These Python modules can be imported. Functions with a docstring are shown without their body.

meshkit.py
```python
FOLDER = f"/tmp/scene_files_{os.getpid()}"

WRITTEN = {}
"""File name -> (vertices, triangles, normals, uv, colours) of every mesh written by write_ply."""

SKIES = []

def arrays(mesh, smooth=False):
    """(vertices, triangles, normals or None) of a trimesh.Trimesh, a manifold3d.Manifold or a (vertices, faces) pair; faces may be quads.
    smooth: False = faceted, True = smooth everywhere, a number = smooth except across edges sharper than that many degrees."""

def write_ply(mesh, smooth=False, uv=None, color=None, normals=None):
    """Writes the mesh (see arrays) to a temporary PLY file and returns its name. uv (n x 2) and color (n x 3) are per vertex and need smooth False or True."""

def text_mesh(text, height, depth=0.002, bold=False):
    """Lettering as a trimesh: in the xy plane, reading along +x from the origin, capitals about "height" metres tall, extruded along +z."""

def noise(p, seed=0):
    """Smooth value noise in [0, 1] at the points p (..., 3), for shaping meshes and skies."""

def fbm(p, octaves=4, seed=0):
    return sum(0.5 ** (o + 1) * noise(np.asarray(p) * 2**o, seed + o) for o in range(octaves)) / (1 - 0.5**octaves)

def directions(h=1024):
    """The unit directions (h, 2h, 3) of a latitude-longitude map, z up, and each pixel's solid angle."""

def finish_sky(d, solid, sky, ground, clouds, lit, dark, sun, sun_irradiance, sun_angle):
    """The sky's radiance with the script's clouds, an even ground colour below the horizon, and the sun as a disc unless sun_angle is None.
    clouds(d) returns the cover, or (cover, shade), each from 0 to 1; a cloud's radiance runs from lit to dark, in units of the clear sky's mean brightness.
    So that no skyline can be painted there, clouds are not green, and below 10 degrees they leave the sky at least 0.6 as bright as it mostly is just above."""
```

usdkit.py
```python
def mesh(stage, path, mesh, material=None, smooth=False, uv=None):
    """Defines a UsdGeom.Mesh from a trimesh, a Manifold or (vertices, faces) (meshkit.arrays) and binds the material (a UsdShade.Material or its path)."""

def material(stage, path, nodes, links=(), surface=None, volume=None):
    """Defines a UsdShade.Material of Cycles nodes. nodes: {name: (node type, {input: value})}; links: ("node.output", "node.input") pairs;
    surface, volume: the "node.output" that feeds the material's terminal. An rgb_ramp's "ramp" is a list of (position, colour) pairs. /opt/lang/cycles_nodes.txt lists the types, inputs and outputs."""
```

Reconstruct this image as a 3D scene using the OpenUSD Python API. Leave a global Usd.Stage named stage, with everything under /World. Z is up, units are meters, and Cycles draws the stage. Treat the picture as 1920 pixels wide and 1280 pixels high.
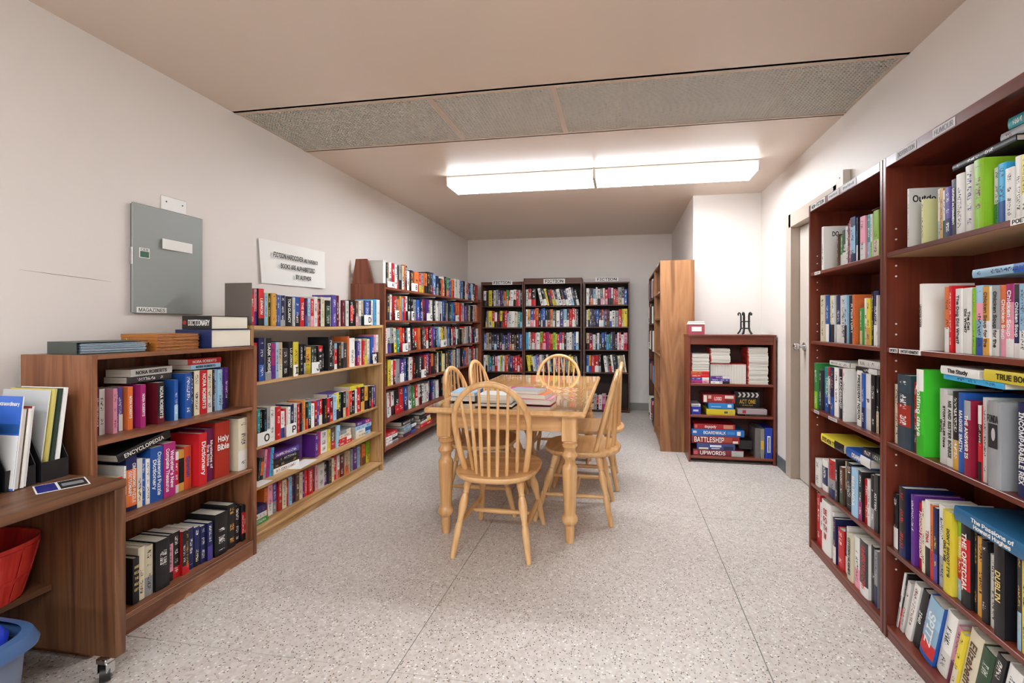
import math, random
import numpy as np, trimesh, usdkit, meshkit
from pxr import Usd, UsdGeom, UsdLux, UsdShade, Gf, Sdf, Vt
stage = Usd.Stage.CreateInMemory()
UsdGeom.SetStageUpAxis(stage, 'Z'); UsdGeom.SetStageMetersPerUnit(stage, 1.0)
UsdGeom.Xform.Define(stage, '/World'); UsdGeom.Scope.Define(stage, '/World/Looks')
# ------------------------------------------------------------------ camera, light level
EYE, YAW = 1.195, 0.1641                      # metres, radians (turned left of the room's axis)
cam = UsdGeom.Camera.Define(stage, '/World/camera')
cam.AddTranslateOp().Set((0, 0, EYE)); cam.AddRotateXYZOp().Set((90, 0, math.degrees(YAW)))
cam.CreateHorizontalApertureAttr(36.0); cam.CreateVerticalApertureAttr(24.0)
cam.CreateFocalLengthAttr(36.0 * 848.6 / 1920)
cam.CreateHorizontalApertureOffsetAttr(-64.0 / 1920 * 36); cam.CreateVerticalApertureOffsetAttr(-32.94 / 1920 * 36)
cam.CreateExposureAttr(0.0)
LAMP, LAMP2 = 30.5, 34.5                        # strength of the fluorescent lenses: over the table; unseen ones behind the viewer, stronger to light the near room
XL, XR, YB, YF, H = -2.237, 1.302, 6.41, -3.4, 2.432     # left, right, back, front walls, ceiling
# ------------------------------------------------------------------ helpers
rnd = random.Random(11)
used = set()
def uname(parent, name):
    p, k = f'{parent}/{name}', 0
    while p in used:
        k += 1; p = f'{parent}/{name}_{k:03d}'
    used.add(p); return p
def lin(c):
    c = c.lstrip('#'); v = [int(c[i:i+2], 16) / 255 for i in (0, 2, 4)]
    return tuple(x / 12.92 if x <= .04045 else ((x + .055) / 1.055) ** 2.4 for x in v)
MATS = {}
def plain(name, col, rough=.5, metal=0., spec=.5, coat=0., bump=0., bscale=60.):
    if name in MATS: return MATS[name]
    n = {'p': ('principled_bsdf', dict(base_color=lin(col) if isinstance(col, str) else col, roughness=rough, metallic=metal, specular_ior_level=spec, coat_weight=coat, coat_roughness=.06))}
    L = []
    if bump:
        n['t'] = ('texture_coordinate', {}); n['n'] = ('noise_texture', dict(scale=bscale, detail=4.)); n['b'] = ('bump', dict(strength=bump, distance=.002))
        L = [('t.object', 'n.vector'), ('n.fac', 'b.height'), ('b.normal', 'p.normal')]
    MATS[name] = usdkit.material(stage, '/World/Looks/' + name, n, L, surface='p.BSDF'); return MATS[name]
def wood(name, cols, axis, scale=1., rough=.42, spec=.45, contrast=1., coat=0.):
    """stained board: long streaks of grain along AXIS, each board shifted at random"""
    if name in MATS: return MATS[name]
    st, fi = [11 * scale] * 3, [70 * scale] * 3
    st['xyz'.index(axis)], fi['xyz'.index(axis)] = .9 * scale, 2.6 * scale
    n = {'t': ('texture_coordinate', {}), 'oi': ('object_info', {}), 'rr': ('combine_xyz', {}), 'm10': ('math', dict(math_type='multiply', value2=17.)), 'm11': ('math', dict(math_type='multiply', value2=9.)),
         'ad': ('mix', dict(mix_type='add', fac=1.)), 'm1': ('mapping', dict(scale=st)), 'm2': ('mapping', dict(scale=fi)),
         'n1': ('noise_texture', dict(scale=1., detail=3., roughness=.55, distortion=1.1)), 'n2': ('noise_texture', dict(scale=1., detail=4., roughness=.6)),
         'w': ('math', dict(math_type='multiply', value2=5.5)), 'fr': ('math', dict(math_type='pingpong', value2=1.)), 'mx': ('mix', dict(mix_type='mix', fac=.5 )),
         'r': ('rgb_ramp', {'ramp': [(.18, lin(cols[0])), (.5, lin(cols[1])), (.8, lin(cols[2]))]}),
         'p': ('principled_bsdf', dict(roughness=rough, specular_ior_level=spec, coat_weight=coat, coat_roughness=.08)), 'b': ('bump', dict(strength=.06, distance=.001))}
    L = [('oi.random', 'm10.value1'), ('oi.random', 'm11.value1'), ('m10.value', 'rr.x'), ('m11.value', 'rr.y'), ('m10.value', 'rr.z'), ('t.object', 'ad.color1'), ('rr.vector', 'ad.color2'),
         ('ad.color', 'm1.vector'), ('ad.color', 'm2.vector'), ('m1.vector', 'n1.vector'), ('m2.vector', 'n2.vector'), ('n1.fac', 'w.value1'), ('w.value', 'fr.value1'),
         ('fr.value', 'mx.color1'), ('n2.fac', 'mx.color2'), ('mx.color', 'r.fac'), ('r.color', 'p.base_color'), ('n2.fac', 'b.height'), ('b.normal', 'p.normal')]
    MATS[name] = usdkit.material(stage, '/World/Looks/' + name, n, L, surface='p.BSDF'); return MATS[name]
def tag(prim, label=None, cat=None, group=None, kind=None):
    for k, v in (('label', label), ('category', cat), ('group', group), ('kind', kind)):
        if v: prim.SetCustomDataByKey(k, v)
    return prim
def thing(name, label, cat, loc=(0, 0, 0), rz=0., group=None, ry=0., rx=0.):
    p = uname('/World', name); x = UsdGeom.Xform.Define(stage, p); x.AddTranslateOp().Set(tuple(map(float, loc)))
    if rz: x.AddRotateZOp().Set(float(rz))
    if rx: x.AddRotateXOp().Set(float(rx))
    if ry: x.AddRotateYOp().Set(float(ry))
    tag(x.GetPrim(), label, cat, group); return p
def part(parent, name, mesh, mat, smooth=False, label=None, kind=None):
    p = uname(parent, name); m = usdkit.mesh(stage, p, mesh, mat, smooth=smooth); tag(m.GetPrim(), label, kind=kind); return p
def solo(name, mesh, mat, label, cat, group=None, smooth=False):
    p = uname('/World', name); m = usdkit.mesh(stage, p, mesh, mat, smooth=smooth); tag(m.GetPrim(), label, cat, group); return p
def struct(name, mesh, mat, parent='/World', smooth=False):
    p = uname(parent, name); m = usdkit.mesh(stage, p, mesh, mat, smooth=smooth)
    if parent == '/World': tag(m.GetPrim(), kind='structure')
    return p
def group_struct(name):
    p = uname('/World', name); tag(UsdGeom.Xform.Define(stage, p).GetPrim(), kind='structure'); return p
def dup(src, loc, rz, label, group=None):
    q = stage.GetPrimAtPath(src); p = uname('/World', src.split('/')[-1].split('_0')[0]); x = UsdGeom.Xform.Define(stage, p)
    x.GetPrim().GetReferences().AddInternalReference(src); x.GetPrim().SetInstanceable(True)
    x.ClearXformOpOrder(); x.AddTranslateOp().Set(tuple(map(float, loc))); x.AddRotateZOp().Set(float(rz))
    tag(x.GetPrim(), label, q.GetCustomDataByKey('category'), group or q.GetCustomDataByKey('group')); return p
cat_ = trimesh.util.concatenate
def bx(x0, x1, y0, y1, z0, z1, c=.0):
    """a box; c > 0 chamfers every edge"""
    if c <= 0:
        m = trimesh.creation.box([x1-x0, y1-y0, z1-z0]); m.apply_translation([(x0+x1)/2, (y0+y1)/2, (z0+z1)/2]); return m
    c = min(c, (x1-x0)*.45, (y1-y0)*.45, (z1-z0)*.45); P = []
    for i in range(3):
        for a in (0, 1):
            for b in (0, 1):
                for d in (0, 1):
                    q = [(x0, x1)[a], (y0, y1)[b], (z0, z1)[d]]; s = (a, b, d)
                    for k in range(3):
                        if k != i: q[k] += c if s[k] == 0 else -c
                    P.append(q)
    return trimesh.convex.convex_hull(np.array(P))
def cyl(p0, p1, r0, r1=None, n=12):
    """a round bar, tapering"""
    p0, p1 = np.array(p0, float), np.array(p1, float); r1 = r0 if r1 is None else r1
    return tube([p0, p1], [r0, r1], n)
def tube(P, R, n=10, ell=None):
    P = np.array(P, float); R = np.broadcast_to(R, (len(P),)); T = np.gradient(P, axis=0); T /= np.linalg.norm(T, axis=1, keepdims=True)
    ref = np.array([0, 0, 1.]) if abs(T[0][2]) < .9 else np.array([1., 0, 0]); V, F = [], []
    u = np.cross(T[0], ref); u /= np.linalg.norm(u)
    for i, (p, t) in enumerate(zip(P, T)):
        u = u - t * (u @ t); u /= np.linalg.norm(u); w = np.cross(t, u)
        a = np.arange(n) * 2 * np.pi / n; e = ell or (1, 1)
        V.append(p + R[i] * (np.cos(a)[:, None] * u * e[0] + np.sin(a)[:, None] * w * e[1]))
    k = len(P)
    for i in range(k - 1):
        for j in range(n):
            a, b = i * n + j, i * n + (j + 1) % n; F += [[a, b, b + n], [a, b + n, a + n]]
    V = np.vstack(V + [P[:1], P[-1:]]); c0, c1 = len(V) - 2, len(V) - 1
    for j in range(n): F += [[c0, (j + 1) % n, j], [c1, (k - 1) * n + j, (k - 1) * n + (j + 1) % n]]
    m = trimesh.Trimesh(V, F, process=False); 
    if m.volume < 0: m.invert()
    return m
def lathe(prof, n=16):
    return trimesh.creation.revolve(np.array(prof, float), sections=n)
def turned(p0, p1, prof, n=12):
    """a turned leg from p0 to p1; prof: (share of the length, radius)"""
    p0, p1 = np.array(p0, float), np.array(p1, float); m = lathe([(0, 0)] + [(r, s) for s, r in prof] + [(0, prof[-1][0])], n)
    d = p1 - p0; L = np.linalg.norm(d); m.vertices[:, 2] *= L
    m.apply_transform(trimesh.geometry.align_vectors([0, 0, 1], d / L)); m.apply_translation(p0); return m
TXT = {}
def text(s, h, at, right, up, width=None, bold=True, depth=.0006, align='c'):
    """lettering with capitals h tall, centred at a point, reading along RIGHT; width squeezes it to that length"""
    k = (s, bold)
    if k not in TXT: TXT[k] = meshkit.text_mesh(s, 1., .05, bold)
    m = TXT[k].copy(); b = m.bounds; w = b[1][0] - b[0][0]; sx = (width / w) if width else h
    m.apply_translation([-(b[0][0] + b[1][0]) / 2, -.5, 0]); v = m.vertices
    r, u = np.array(right, float), np.array(up, float); n = np.cross(r, u)
    m.vertices = np.array(at) + v[:, :1] * sx * r + v[:, 1:2] * h * u + v[:, 2:] / .05 * depth * n
    return m
# ------------------------------------------------------------------ materials
def noisy(name, c0, c1, scale, rough, bump=0., spec=.5, detail=3.):
    n = {'t': ('geometry', {}), 'n': ('noise_texture', dict(scale=scale, detail=detail)), 'r': ('rgb_ramp', {'ramp': [(.3, lin(c0)), (.7, lin(c1))]}), 'p': ('principled_bsdf', dict(roughness=rough, specular_ior_level=spec)),
         'n2': ('noise_texture', dict(scale=220., detail=2.)), 'b': ('bump', dict(strength=bump, distance=.001))}
    MATS[name] = usdkit.material(stage, '/World/Looks/' + name, n, [('t.position', 'n.vector'), ('n.fac', 'r.fac'), ('r.color', 'p.base_color'), ('t.position', 'n2.vector'), ('n2.fac', 'b.height'), ('b.normal', 'p.normal')], surface='p.BSDF')
    return MATS[name]
WALL = noisy('wall_paint', '#e2dbd5', '#e5ded8', 1.2, .5, .05)
CEIL = noisy('ceiling_paint', '#d8c7b8', '#dbcabb', 1.0, .36, .02, .5)
FRAME = plain('door_frame_paint', '#b3a496', .45); DOOR = plain('door_paint', '#c9bfb4', .4)
COVE = plain('cove_base_vinyl', '#8f8d88', .5); COVED = plain('dark_cove_base', '#5d6466', .5)
JOINT = plain('floor_joint', '#7d7f7e', .6)
def terrazzo():
    n = {'g': ('geometry', {}), 'v1': ('voronoi_texture', dict(scale=85., randomness=1.)), 'v2': ('voronoi_texture', dict(scale=190., randomness=1.)), 'v3': ('voronoi_texture', dict(scale=135., randomness=1.)), 'dn': ('noise_texture', dict(scale=320., detail=2.)), 'v4': ('voronoi_texture', dict(scale=110., randomness=1.)), 's4': ('separate_color', {}), 'sel4': ('math', dict(math_type='less_than', value2=.10)), 'near4': ('math', dict(math_type='less_than', value2=.42)), 'both4': ('math', dict(math_type='multiply')), 'mx4': ('mix', dict(color2=lin('#efebe6'))), 'dd': ('math', dict(math_type='multiply', value2=.35)), 'da': ('math', dict(math_type='add')), 'nz': ('noise_texture', dict(scale=1.6, detail=3.)),
         's1': ('separate_color', {}), 's2': ('separate_color', {}), 's3': ('separate_color', {}),
         'r1': ('rgb_ramp', {'ramp': [(0., lin('#a99e94')), (.3, lin('#c8c0b8')), (.55, lin('#d4cec8')), (.8, lin('#bcaca0')), (1., lin('#e2ddd6'))]}),
         'r2': ('rgb_ramp', {'ramp': [(0., lin('#cdc5be')), (.5, lin('#d3ccc6')), (1., lin('#dad4ce'))]}), 'mx': ('mix', dict(fac=.45)),
         'sel': ('math', dict(math_type='less_than', value2=.12)), 'near': ('math', dict(math_type='less_than', value2=.50)), 'both': ('math', dict(math_type='multiply')),
         'dk': ('rgb_ramp', {'ramp': [(0., lin('#3a302b')), (.5, lin('#5b4b42')), (1., lin('#86756a'))]}), 'mx2': ('mix', {}),
         'rz': ('rgb_ramp', {'ramp': [(.35, (.92, .92, .92)), (.65, (1., 1., 1.))]}), 'mu': ('mix', dict(mix_type='multiply', fac=1.)), 'p': ('principled_bsdf', dict(roughness=.38, specular_ior_level=.4))}
    L = [('g.position', 'v1.vector'), ('g.position', 'v2.vector'), ('g.position', 'v3.vector'), ('g.position', 'nz.vector'), ('v1.color', 's1.color'), ('v2.color', 's2.color'), ('v3.color', 's3.color'), ('s1.r', 'r1.fac'), ('s2.g', 'r2.fac'),
         ('r1.color', 'mx.color1'), ('r2.color', 'mx.color2'), ('s3.b', 'sel.value1'), ('g.position', 'dn.vector'), ('dn.fac', 'dd.value1'), ('v3.distance', 'da.value1'), ('dd.value', 'da.value2'), ('da.value', 'near.value1'), ('g.position', 'v4.vector'), ('v4.color', 's4.color'), ('s4.g', 'sel4.value1'), ('v4.distance', 'near4.value1'), ('sel4.value', 'both4.value1'), ('near4.value', 'both4.value2'), ('both4.value', 'mx4.fac'), ('mx.color', 'mx4.color1'), ('sel.value', 'both.value1'), ('near.value', 'both.value2'), ('s3.r', 'dk.fac'), ('both.value', 'mx2.fac'), ('mx4.color', 'mx2.color1'), ('dk.color', 'mx2.color2'),
         ('nz.fac', 'rz.fac'), ('mx2.color', 'mu.color1'), ('rz.color', 'mu.color2'), ('mu.color', 'p.base_color')]
    return usdkit.material(stage, '/World/Looks/terrazzo', n, L, surface='p.BSDF')
TERR = terrazzo()
WAL = ['#5a3420', '#7d4e33', '#986547']            # walnut laminate
WALX, WALY, WALZ = (wood('walnut_' + a, WAL, a) for a in 'xyz')
CART = ['#452a1b', '#62402a', '#7a5338']; CARTX, CARTY, CARTZ = (wood('cart_walnut_' + a, CART, a) for a in 'xyz')
OAK = ['#98703f', '#bd935f', '#d3ad7c']; OAKX, OAKY, OAKZ = (wood('light_oak_' + a, OAK, a, rough=.5) for a in 'xyz')
RED = ['#6a3826', '#82462f', '#955339']; REDX, REDY, REDZ = (wood('red_brown_' + a, RED, a, scale=.8, rough=.45) for a in 'xyz')
BRN = ['#432a20', '#5c3b2d', '#6f4a39']; BRNX, BRNY, BRNZ = (wood('dark_brown_' + a, BRN, a, rough=.45) for a in 'xyz')
TALL = ['#6e472c', '#94643f', '#ab7a50']; TALLX, TALLY, TALLZ = (wood('tall_walnut_' + a, TALL, a, scale=.7) for a in 'xyz')
MAH = ['#55241a', '#6a2e1f', '#7a3826']; MAHX, MAHY, MAHZ = (wood('mahogany_' + a, MAH, a, scale=.6, rough=.3, spec=.6) for a in 'xyz')
MAH2 = ['#5c281b', '#743424', '#84402e']; MA2X, MA2Y, MA2Z = (wood('cherry_' + a, MAH2, a, scale=.6, rough=.32, spec=.6) for a in 'xyz')
BEE = ['#c5925b', '#d8a870', '#e2b884']; BEEX, BEEY, BEEZ = (wood('honey_beech_' + a, BEE, a, scale=.8, rough=.33, spec=.5, coat=.2) for a in 'xyz')
BLACKV = plain('dark_void', '#181412', .8); BACKB = plain('dark_backing', '#2a1a14', .7)
TAN = plain('raw_particleboard', '#b08a66', .8)
WHT = plain('white_plastic', '#e9e7e3', .35); STEEL = plain('grey_enamel', '#8f9490', .4); CHROME = plain('chrome', '#c9c9c9', .2, 1.); BLKP = plain('black_plastic', '#1a1a1c', .42)
PAPER = plain('white_paper', '#efeeea', .6); PAPER2 = plain('cream_paper', '#e6dfce', .7); INK = plain('black_ink', '#161616', .6); IRON = plain('black_iron', '#191818', .45); GREYM = plain('grey_metal', '#6d645d', .4)
INKS = {c: plain('spine_ink_' + n, h, .45) for c, n, h in (('w', 'white', '#f2f0ea'), ('k', 'black', '#151515'), ('y', 'yellow', '#e8cf86'), ('r', 'red', '#b3201c'), ('b', 'blue', '#2a3f9a'), ('n', 'navy', '#1a2350'), ('h', 'brown', '#5a3a28'), ('O', 'gold', '#d29a3a'), ('g', 'green', '#7fc04a'))}
def lens_mat(name, k):
    return usdkit.material(stage, '/World/Looks/' + name, {'e': ('emission', dict(color=(.93, .985, 1.04), strength=k))}, surface='e.emission')
LENS, LENS2 = lens_mat('lit_lens', LAMP), lens_mat('unseen_lit_lens', LAMP2)  # second lens serves only the out-of-view fixtures behind the viewer
LENSS = lens_mat('lit_lens_side', LAMP * .42)          # a prismatic lens is dimmer seen from the side
def book_mat(name='printed_book_cover', fu=3.2, fv=34., fw=4., th=.53):
    """every book: cover colour and printing from the mesh; pv = (across the spine 0..1, up the spine 0..1, seed), pc = ink colour"""
    n = {'bc': ('attribute', dict(attribute='bc')), 'pv': ('attribute', dict(attribute='pv')), 'pc': ('attribute', dict(attribute='pc')), 's': ('separate_xyz', {}),
         'u2': ('math', dict(math_type='multiply', value2=fu)), 'v2': ('math', dict(math_type='multiply', value2=fv)), 'c': ('combine_xyz', {}), 'n': ('noise_texture', dict(scale=1., detail=1.)), 'th': ('math', dict(math_type='greater_than', value2=th)),
         'v3': ('math', dict(math_type='multiply', value2=fw)), 'c2': ('combine_xyz', {}), 'n2': ('noise_texture', dict(scale=1., detail=0.)), 'th2': ('math', dict(math_type='greater_than', value2=.46)),
         'ua': ('math', dict(math_type='greater_than', value2=.26)), 'ub': ('math', dict(math_type='less_than', value2=.74)), 'va': ('math', dict(math_type='greater_than', value2=.12)), 'vb': ('math', dict(math_type='less_than', value2=.92)),
         'a': ('math', dict(math_type='multiply')), 'b': ('math', dict(math_type='multiply')), 'd': ('math', dict(math_type='multiply')), 'e': ('math', dict(math_type='multiply')), 'f': ('math', dict(math_type='multiply')),
         'mx': ('mix', {}), 'p': ('principled_bsdf', dict(roughness=.38, specular_ior_level=.45))}
    L = [('pv.vector', 's.vector'), ('s.x', 'u2.value1'), ('s.y', 'v2.value1'), ('u2.value', 'c.x'), ('v2.value', 'c.y'), ('s.z', 'c.z'), ('c.vector', 'n.vector'), ('n.fac', 'th.value1'),
         ('s.y', 'v3.value1'), ('v3.value', 'c2.y'), ('s.z', 'c2.z'), ('c2.vector', 'n2.vector'), ('n2.fac', 'th2.value1'),
         ('s.x', 'ua.value1'), ('s.x', 'ub.value1'), ('s.y', 'va.value1'), ('s.y', 'vb.value1'), ('ua.value', 'a.value1'), ('ub.value', 'a.value2'), ('va.value', 'b.value1'), ('vb.value', 'b.value2'),
         ('a.value', 'd.value1'), ('b.value', 'd.value2'), ('th.value', 'e.value1'), ('th2.value', 'e.value2'), ('d.value', 'f.value1'), ('e.value', 'f.value2'), ('f.value', 'mx.fac'), ('bc.color', 'mx.color1'), ('pc.color', 'mx.color2'), ('mx.color', 'p.base_color')]
    return usdkit.material(stage, '/World/Looks/' + name, n, L, surface='p.BSDF')
BOOK = book_mat(); BOOKF = book_mat('finely_printed_book_cover', 5.5, 85., 6., .54)
def page_mat():
    n = {'t': ('texture_coordinate', {}), 'm': ('mapping', dict(scale=(900., 8., 8.))), 'n': ('noise_texture', dict(scale=1., detail=2.)), 'r': ('rgb_ramp', {'ramp': [(.3, lin('#cfc6b4')), (.65, lin('#e9e4d8'))]}), 'p': ('principled_bsdf', dict(roughness=.8))}
    return usdkit.material(stage, '/World/Looks/book_pages', n, [('t.object', 'm.vector'), ('m.vector', 'n.vector'), ('n.fac', 'r.fac'), ('r.color', 'p.base_color')], surface='p.BSDF')
PAGES = page_mat()
# ================================================================== THE ROOM
FX, FY = [XL, -2.04, -.769, .502, XR + .12], [YF, -2.949, -1.482, -.016, 1.4505, 2.917, 4.383, 5.85, YB]
fl = group_struct('floor')
struct('joint_bed', bx(XL - .1, XR + .2, YF - .1, YB + .1, -.06, -.004), JOINT, fl)
for x0, x1 in zip(FX, FX[1:]):
    for y0, y1 in zip(FY, FY[1:]):
        part(fl, 'terrazzo_slab', bx(x0 + .0016, x1 - .0016, y0 + .0016, y1 - .0016, -.02, 0, .0008), TERR)
struct('wall_left', bx(XL - .12, XL, YF - .12, YB + .12, 0, H + .2), WALL)
struct('wall_back', bx(XL, XR + .12, YB, YB + .12, 0, H + .2), WALL)
struct('wall_front', bx(XL, XR + .12, YF - .12, YF, 0, H + .2), WALL)
struct('wall_pier', bx(.686, XR + .12, 4.54, YB, 0, H), WALL)
DY0, DY1, DZ = 3.00, 3.80, 1.985                                       # door opening
wr = group_struct('wall_right')
for b in ((YF, DY0, 0, H + .2), (DY1, 4.54, 0, H + .2), (DY0, DY1, DZ, H + .2)): part(wr, 'wall_section', bx(XR, XR + .14, *b), WALL)
cl = group_struct('ceiling')
VY0, VY1 = 2.325, 2.915
part(cl, 'ceiling_section', bx(XL, XR + .12, YF, VY0, H, H + .12), CEIL)
part(cl, 'ceiling_section', bx(XL, XR + .12, VY1, YB, H, H + .12), CEIL)
part(cl, 'plenum', cat_([bx(XL, XR, VY0 - .02, VY1 + .02, H + .12, H + .14), bx(XL, XR, VY0 - .02, VY0, H, H + .13), bx(XL, XR, VY1, VY1 + .02, H, H + .13)]), plain('plenum_grey', '#a6a69d', .8))
bb = group_struct('baseboard_back'); part(bb, 'cove_strip', bx(XL, .686, YB - .008, YB, 0, .1, .002), COVE)
bb = group_struct('baseboard_pier'); part(bb, 'cove_strip', bx(.678, .686, 4.54, YB, 0, .1, .002), COVE); part(bb, 'cove_strip', bx(.686, XR, 4.532, 4.54, 0, .1, .002), COVED)
bb = group_struct('baseboard_right'); part(bb, 'cove_strip', bx(XR - .008, XR, 3.885, 4.532, 0, .1, .002), COVED); part(bb, 'cove_strip', bx(XR - .008, XR, YF, 2.92, 0, .1, .002), COVED)
bb = group_struct('baseboard_left'); part(bb, 'cove_strip', bx(XL, XL + .008, YF, YB, 0, .1, .002), COVE)
# door in the right wall
d = group_struct('door_1')
part(d, 'door_frame', cat_([bx(XR - .012, XR + .09, DY1 - .045, DY1 + .06, 0, DZ + .06, .003), bx(XR - .012, XR + .09, DY0 - .06, DY0 + .045, 0, DZ + .06, .003), bx(XR - .012, XR + .09, DY0, DY1, DZ - .045, DZ + .06, .003)]), FRAME)
part(d, 'door_leaf', bx(XR + .055, XR + .098, DY0 + .045, DY1 - .05, .008, DZ - .048, .002), DOOR)
part(d, 'door_knob', cat_([cyl((XR + .055, 3.66, 1.025), (XR + .048, 3.66, 1.025), .032, n=16), cyl((XR + .05, 3.66, 1.025), (XR + .01, 3.66, 1.025), .012, n=12),
     tube([(XR + .018, 3.66, 1.025), (XR + .008, 3.66, 1.025), (XR - .012, 3.66, 1.025), (XR - .022, 3.66, 1.025), (XR - .026, 3.66, 1.025)], [.013, .025, .028, .022, .008], 16)]), CHROME, 40)
part(d, 'latch_plate', bx(XR + .05, XR + .056, DY1 - .052, DY1 - .0455, .98, 1.07), CHROME)
t = thing('wall_box', 'small off-white box fixed to the right wall above the door frame corner', 'wall box', (XR, 2.895, 2.03))
part(t, 'cover', bx(-.04, 0, -.045, .045, -.05, .055, .004), plain('box_cover', '#d9cfc6', .5)); part(t, 'screw', cyl((-.041, 0, .02), (-.0445, 0, .02), .004, n=8), CHROME)
# perforated return-air grille in the ceiling
t = thing('ceiling_grille', 'pale lattice air grille spanning the ceiling in front of the light', 'ceiling grille', (0, 0, H))
GR = plain('grille_paint', '#d9d5cb', .5); TR = plain('grille_trim_paint', '#c9b5a4', .45)
GX = [XL + .012, -2.05, -1.04, -.352, .862, XR - .012]
for x0, x1 in zip(GX, GX[1:]):
    x0, x1 = x0 + .003, x1 - .003; y0, y1 = VY0 + .024, VY1 - .012; nx, ny = max(2, round((x1 - x0) / .0195)), round((y1 - y0) / .0195); bars = []
    for i in range(nx + 1): q = x0 + (x1 - x0) * i / nx; bars.append(bx(q - .0034, q + .0034, y0, y1, .004, .014))
    for j in range(ny + 1): q = y0 + (y1 - y0) * j / ny; bars.append(bx(x0, x1, q - .0034, q + .0034, .004, .014))
    part(t, 'grille_panel', cat_(bars), GR, kind='stuff')
for y0, y1 in ((VY0 - .004, VY0 + .022), (VY1 - .010, VY1 + .004)): part(t, 'edge_trim', bx(XL, XR, y0, y1, -.003, .012, .001), TR)
for x, w in ((-1.04, .016), (-.352, .016), (-2.05, .0025), (.862, .0025), (XL + .006, .006), (XR - .006, .006)): part(t, 'divider', bx(x - w, x + w, VY0 + .02, VY1 - .01, -.002 if w > .01 else .002, .015, .001), TR)
# two wraparound fluorescent fixtures end to end, then unseen pairs behind the viewer that light the room
HOUS = plain('fixture_enamel', '#d8d5cf', .4)
def fixture(x0, x1, y0, y1, label, lens=None):
    t = thing('ceiling_light', label, 'ceiling light', ((x0 + x1) / 2, (y0 + y1) / 2, H), group='wraparound fluorescent fixtures'); a, b = (x1 - x0) / 2, (y1 - y0) / 2
    part(t, 'housing', bx(-a, a, -b + .004, b - .004, -.022, -.004), HOUS); part(t, 'mounting_channel', bx(-a + .02, a - .02, -.06, .06, -.0045, 0), HOUS)
    part(t, 'lens', bx(-a + .011, a - .011, -b + .004, b - .004, -.080, -.074, .001), lens or LENS); part(t, 'lens_side', cat_([bx(-a + .011, a - .011, -b, -b + .0035, -.079, -.0225), bx(-a + .011, a - .011, b - .0035, b, -.079, -.0225)]), LENSS)
    for s in (-1, 1): part(t, 'end_cap', bx(min(s * a, s * (a - .0105)), max(s * a, s * (a - .0105)), -b - .003, b + .003, -.084, -.001, .001), HOUS)
fixture(-1.446, -.2125, 3.605, 3.874, 'lit fluorescent ceiling fixture, the one nearer the paper sign wall')
fixture(-.2105, 1.025, 3.605, 3.874, 'lit fluorescent ceiling fixture, the one nearer the door')
fixture(-1.446, -.2125, -.9, -.631, 'unseen ceiling lamp behind the viewer lighting the near room, nearer the cart', LENS2)  # this pair is out of view, placed to light the near end
fixture(-.2105, 1.025, -.9, -.631, 'unseen ceiling lamp behind the viewer lighting the near room, nearer the mahogany bookcases', LENS2)
fixture(-1.446, -.2125, -2.6, -2.331, 'added unseen fill lamp far behind the viewer, left of a pair', LENS2)  # farther pair added out of view as fill, for more bounce light
fixture(-.2105, 1.025, -2.6, -2.331, 'added unseen fill lamp far behind the viewer, right of a pair', LENS2)
# ================================================================== BOOKCASES
def side(*a): return bx(*a, .0015)
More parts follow.
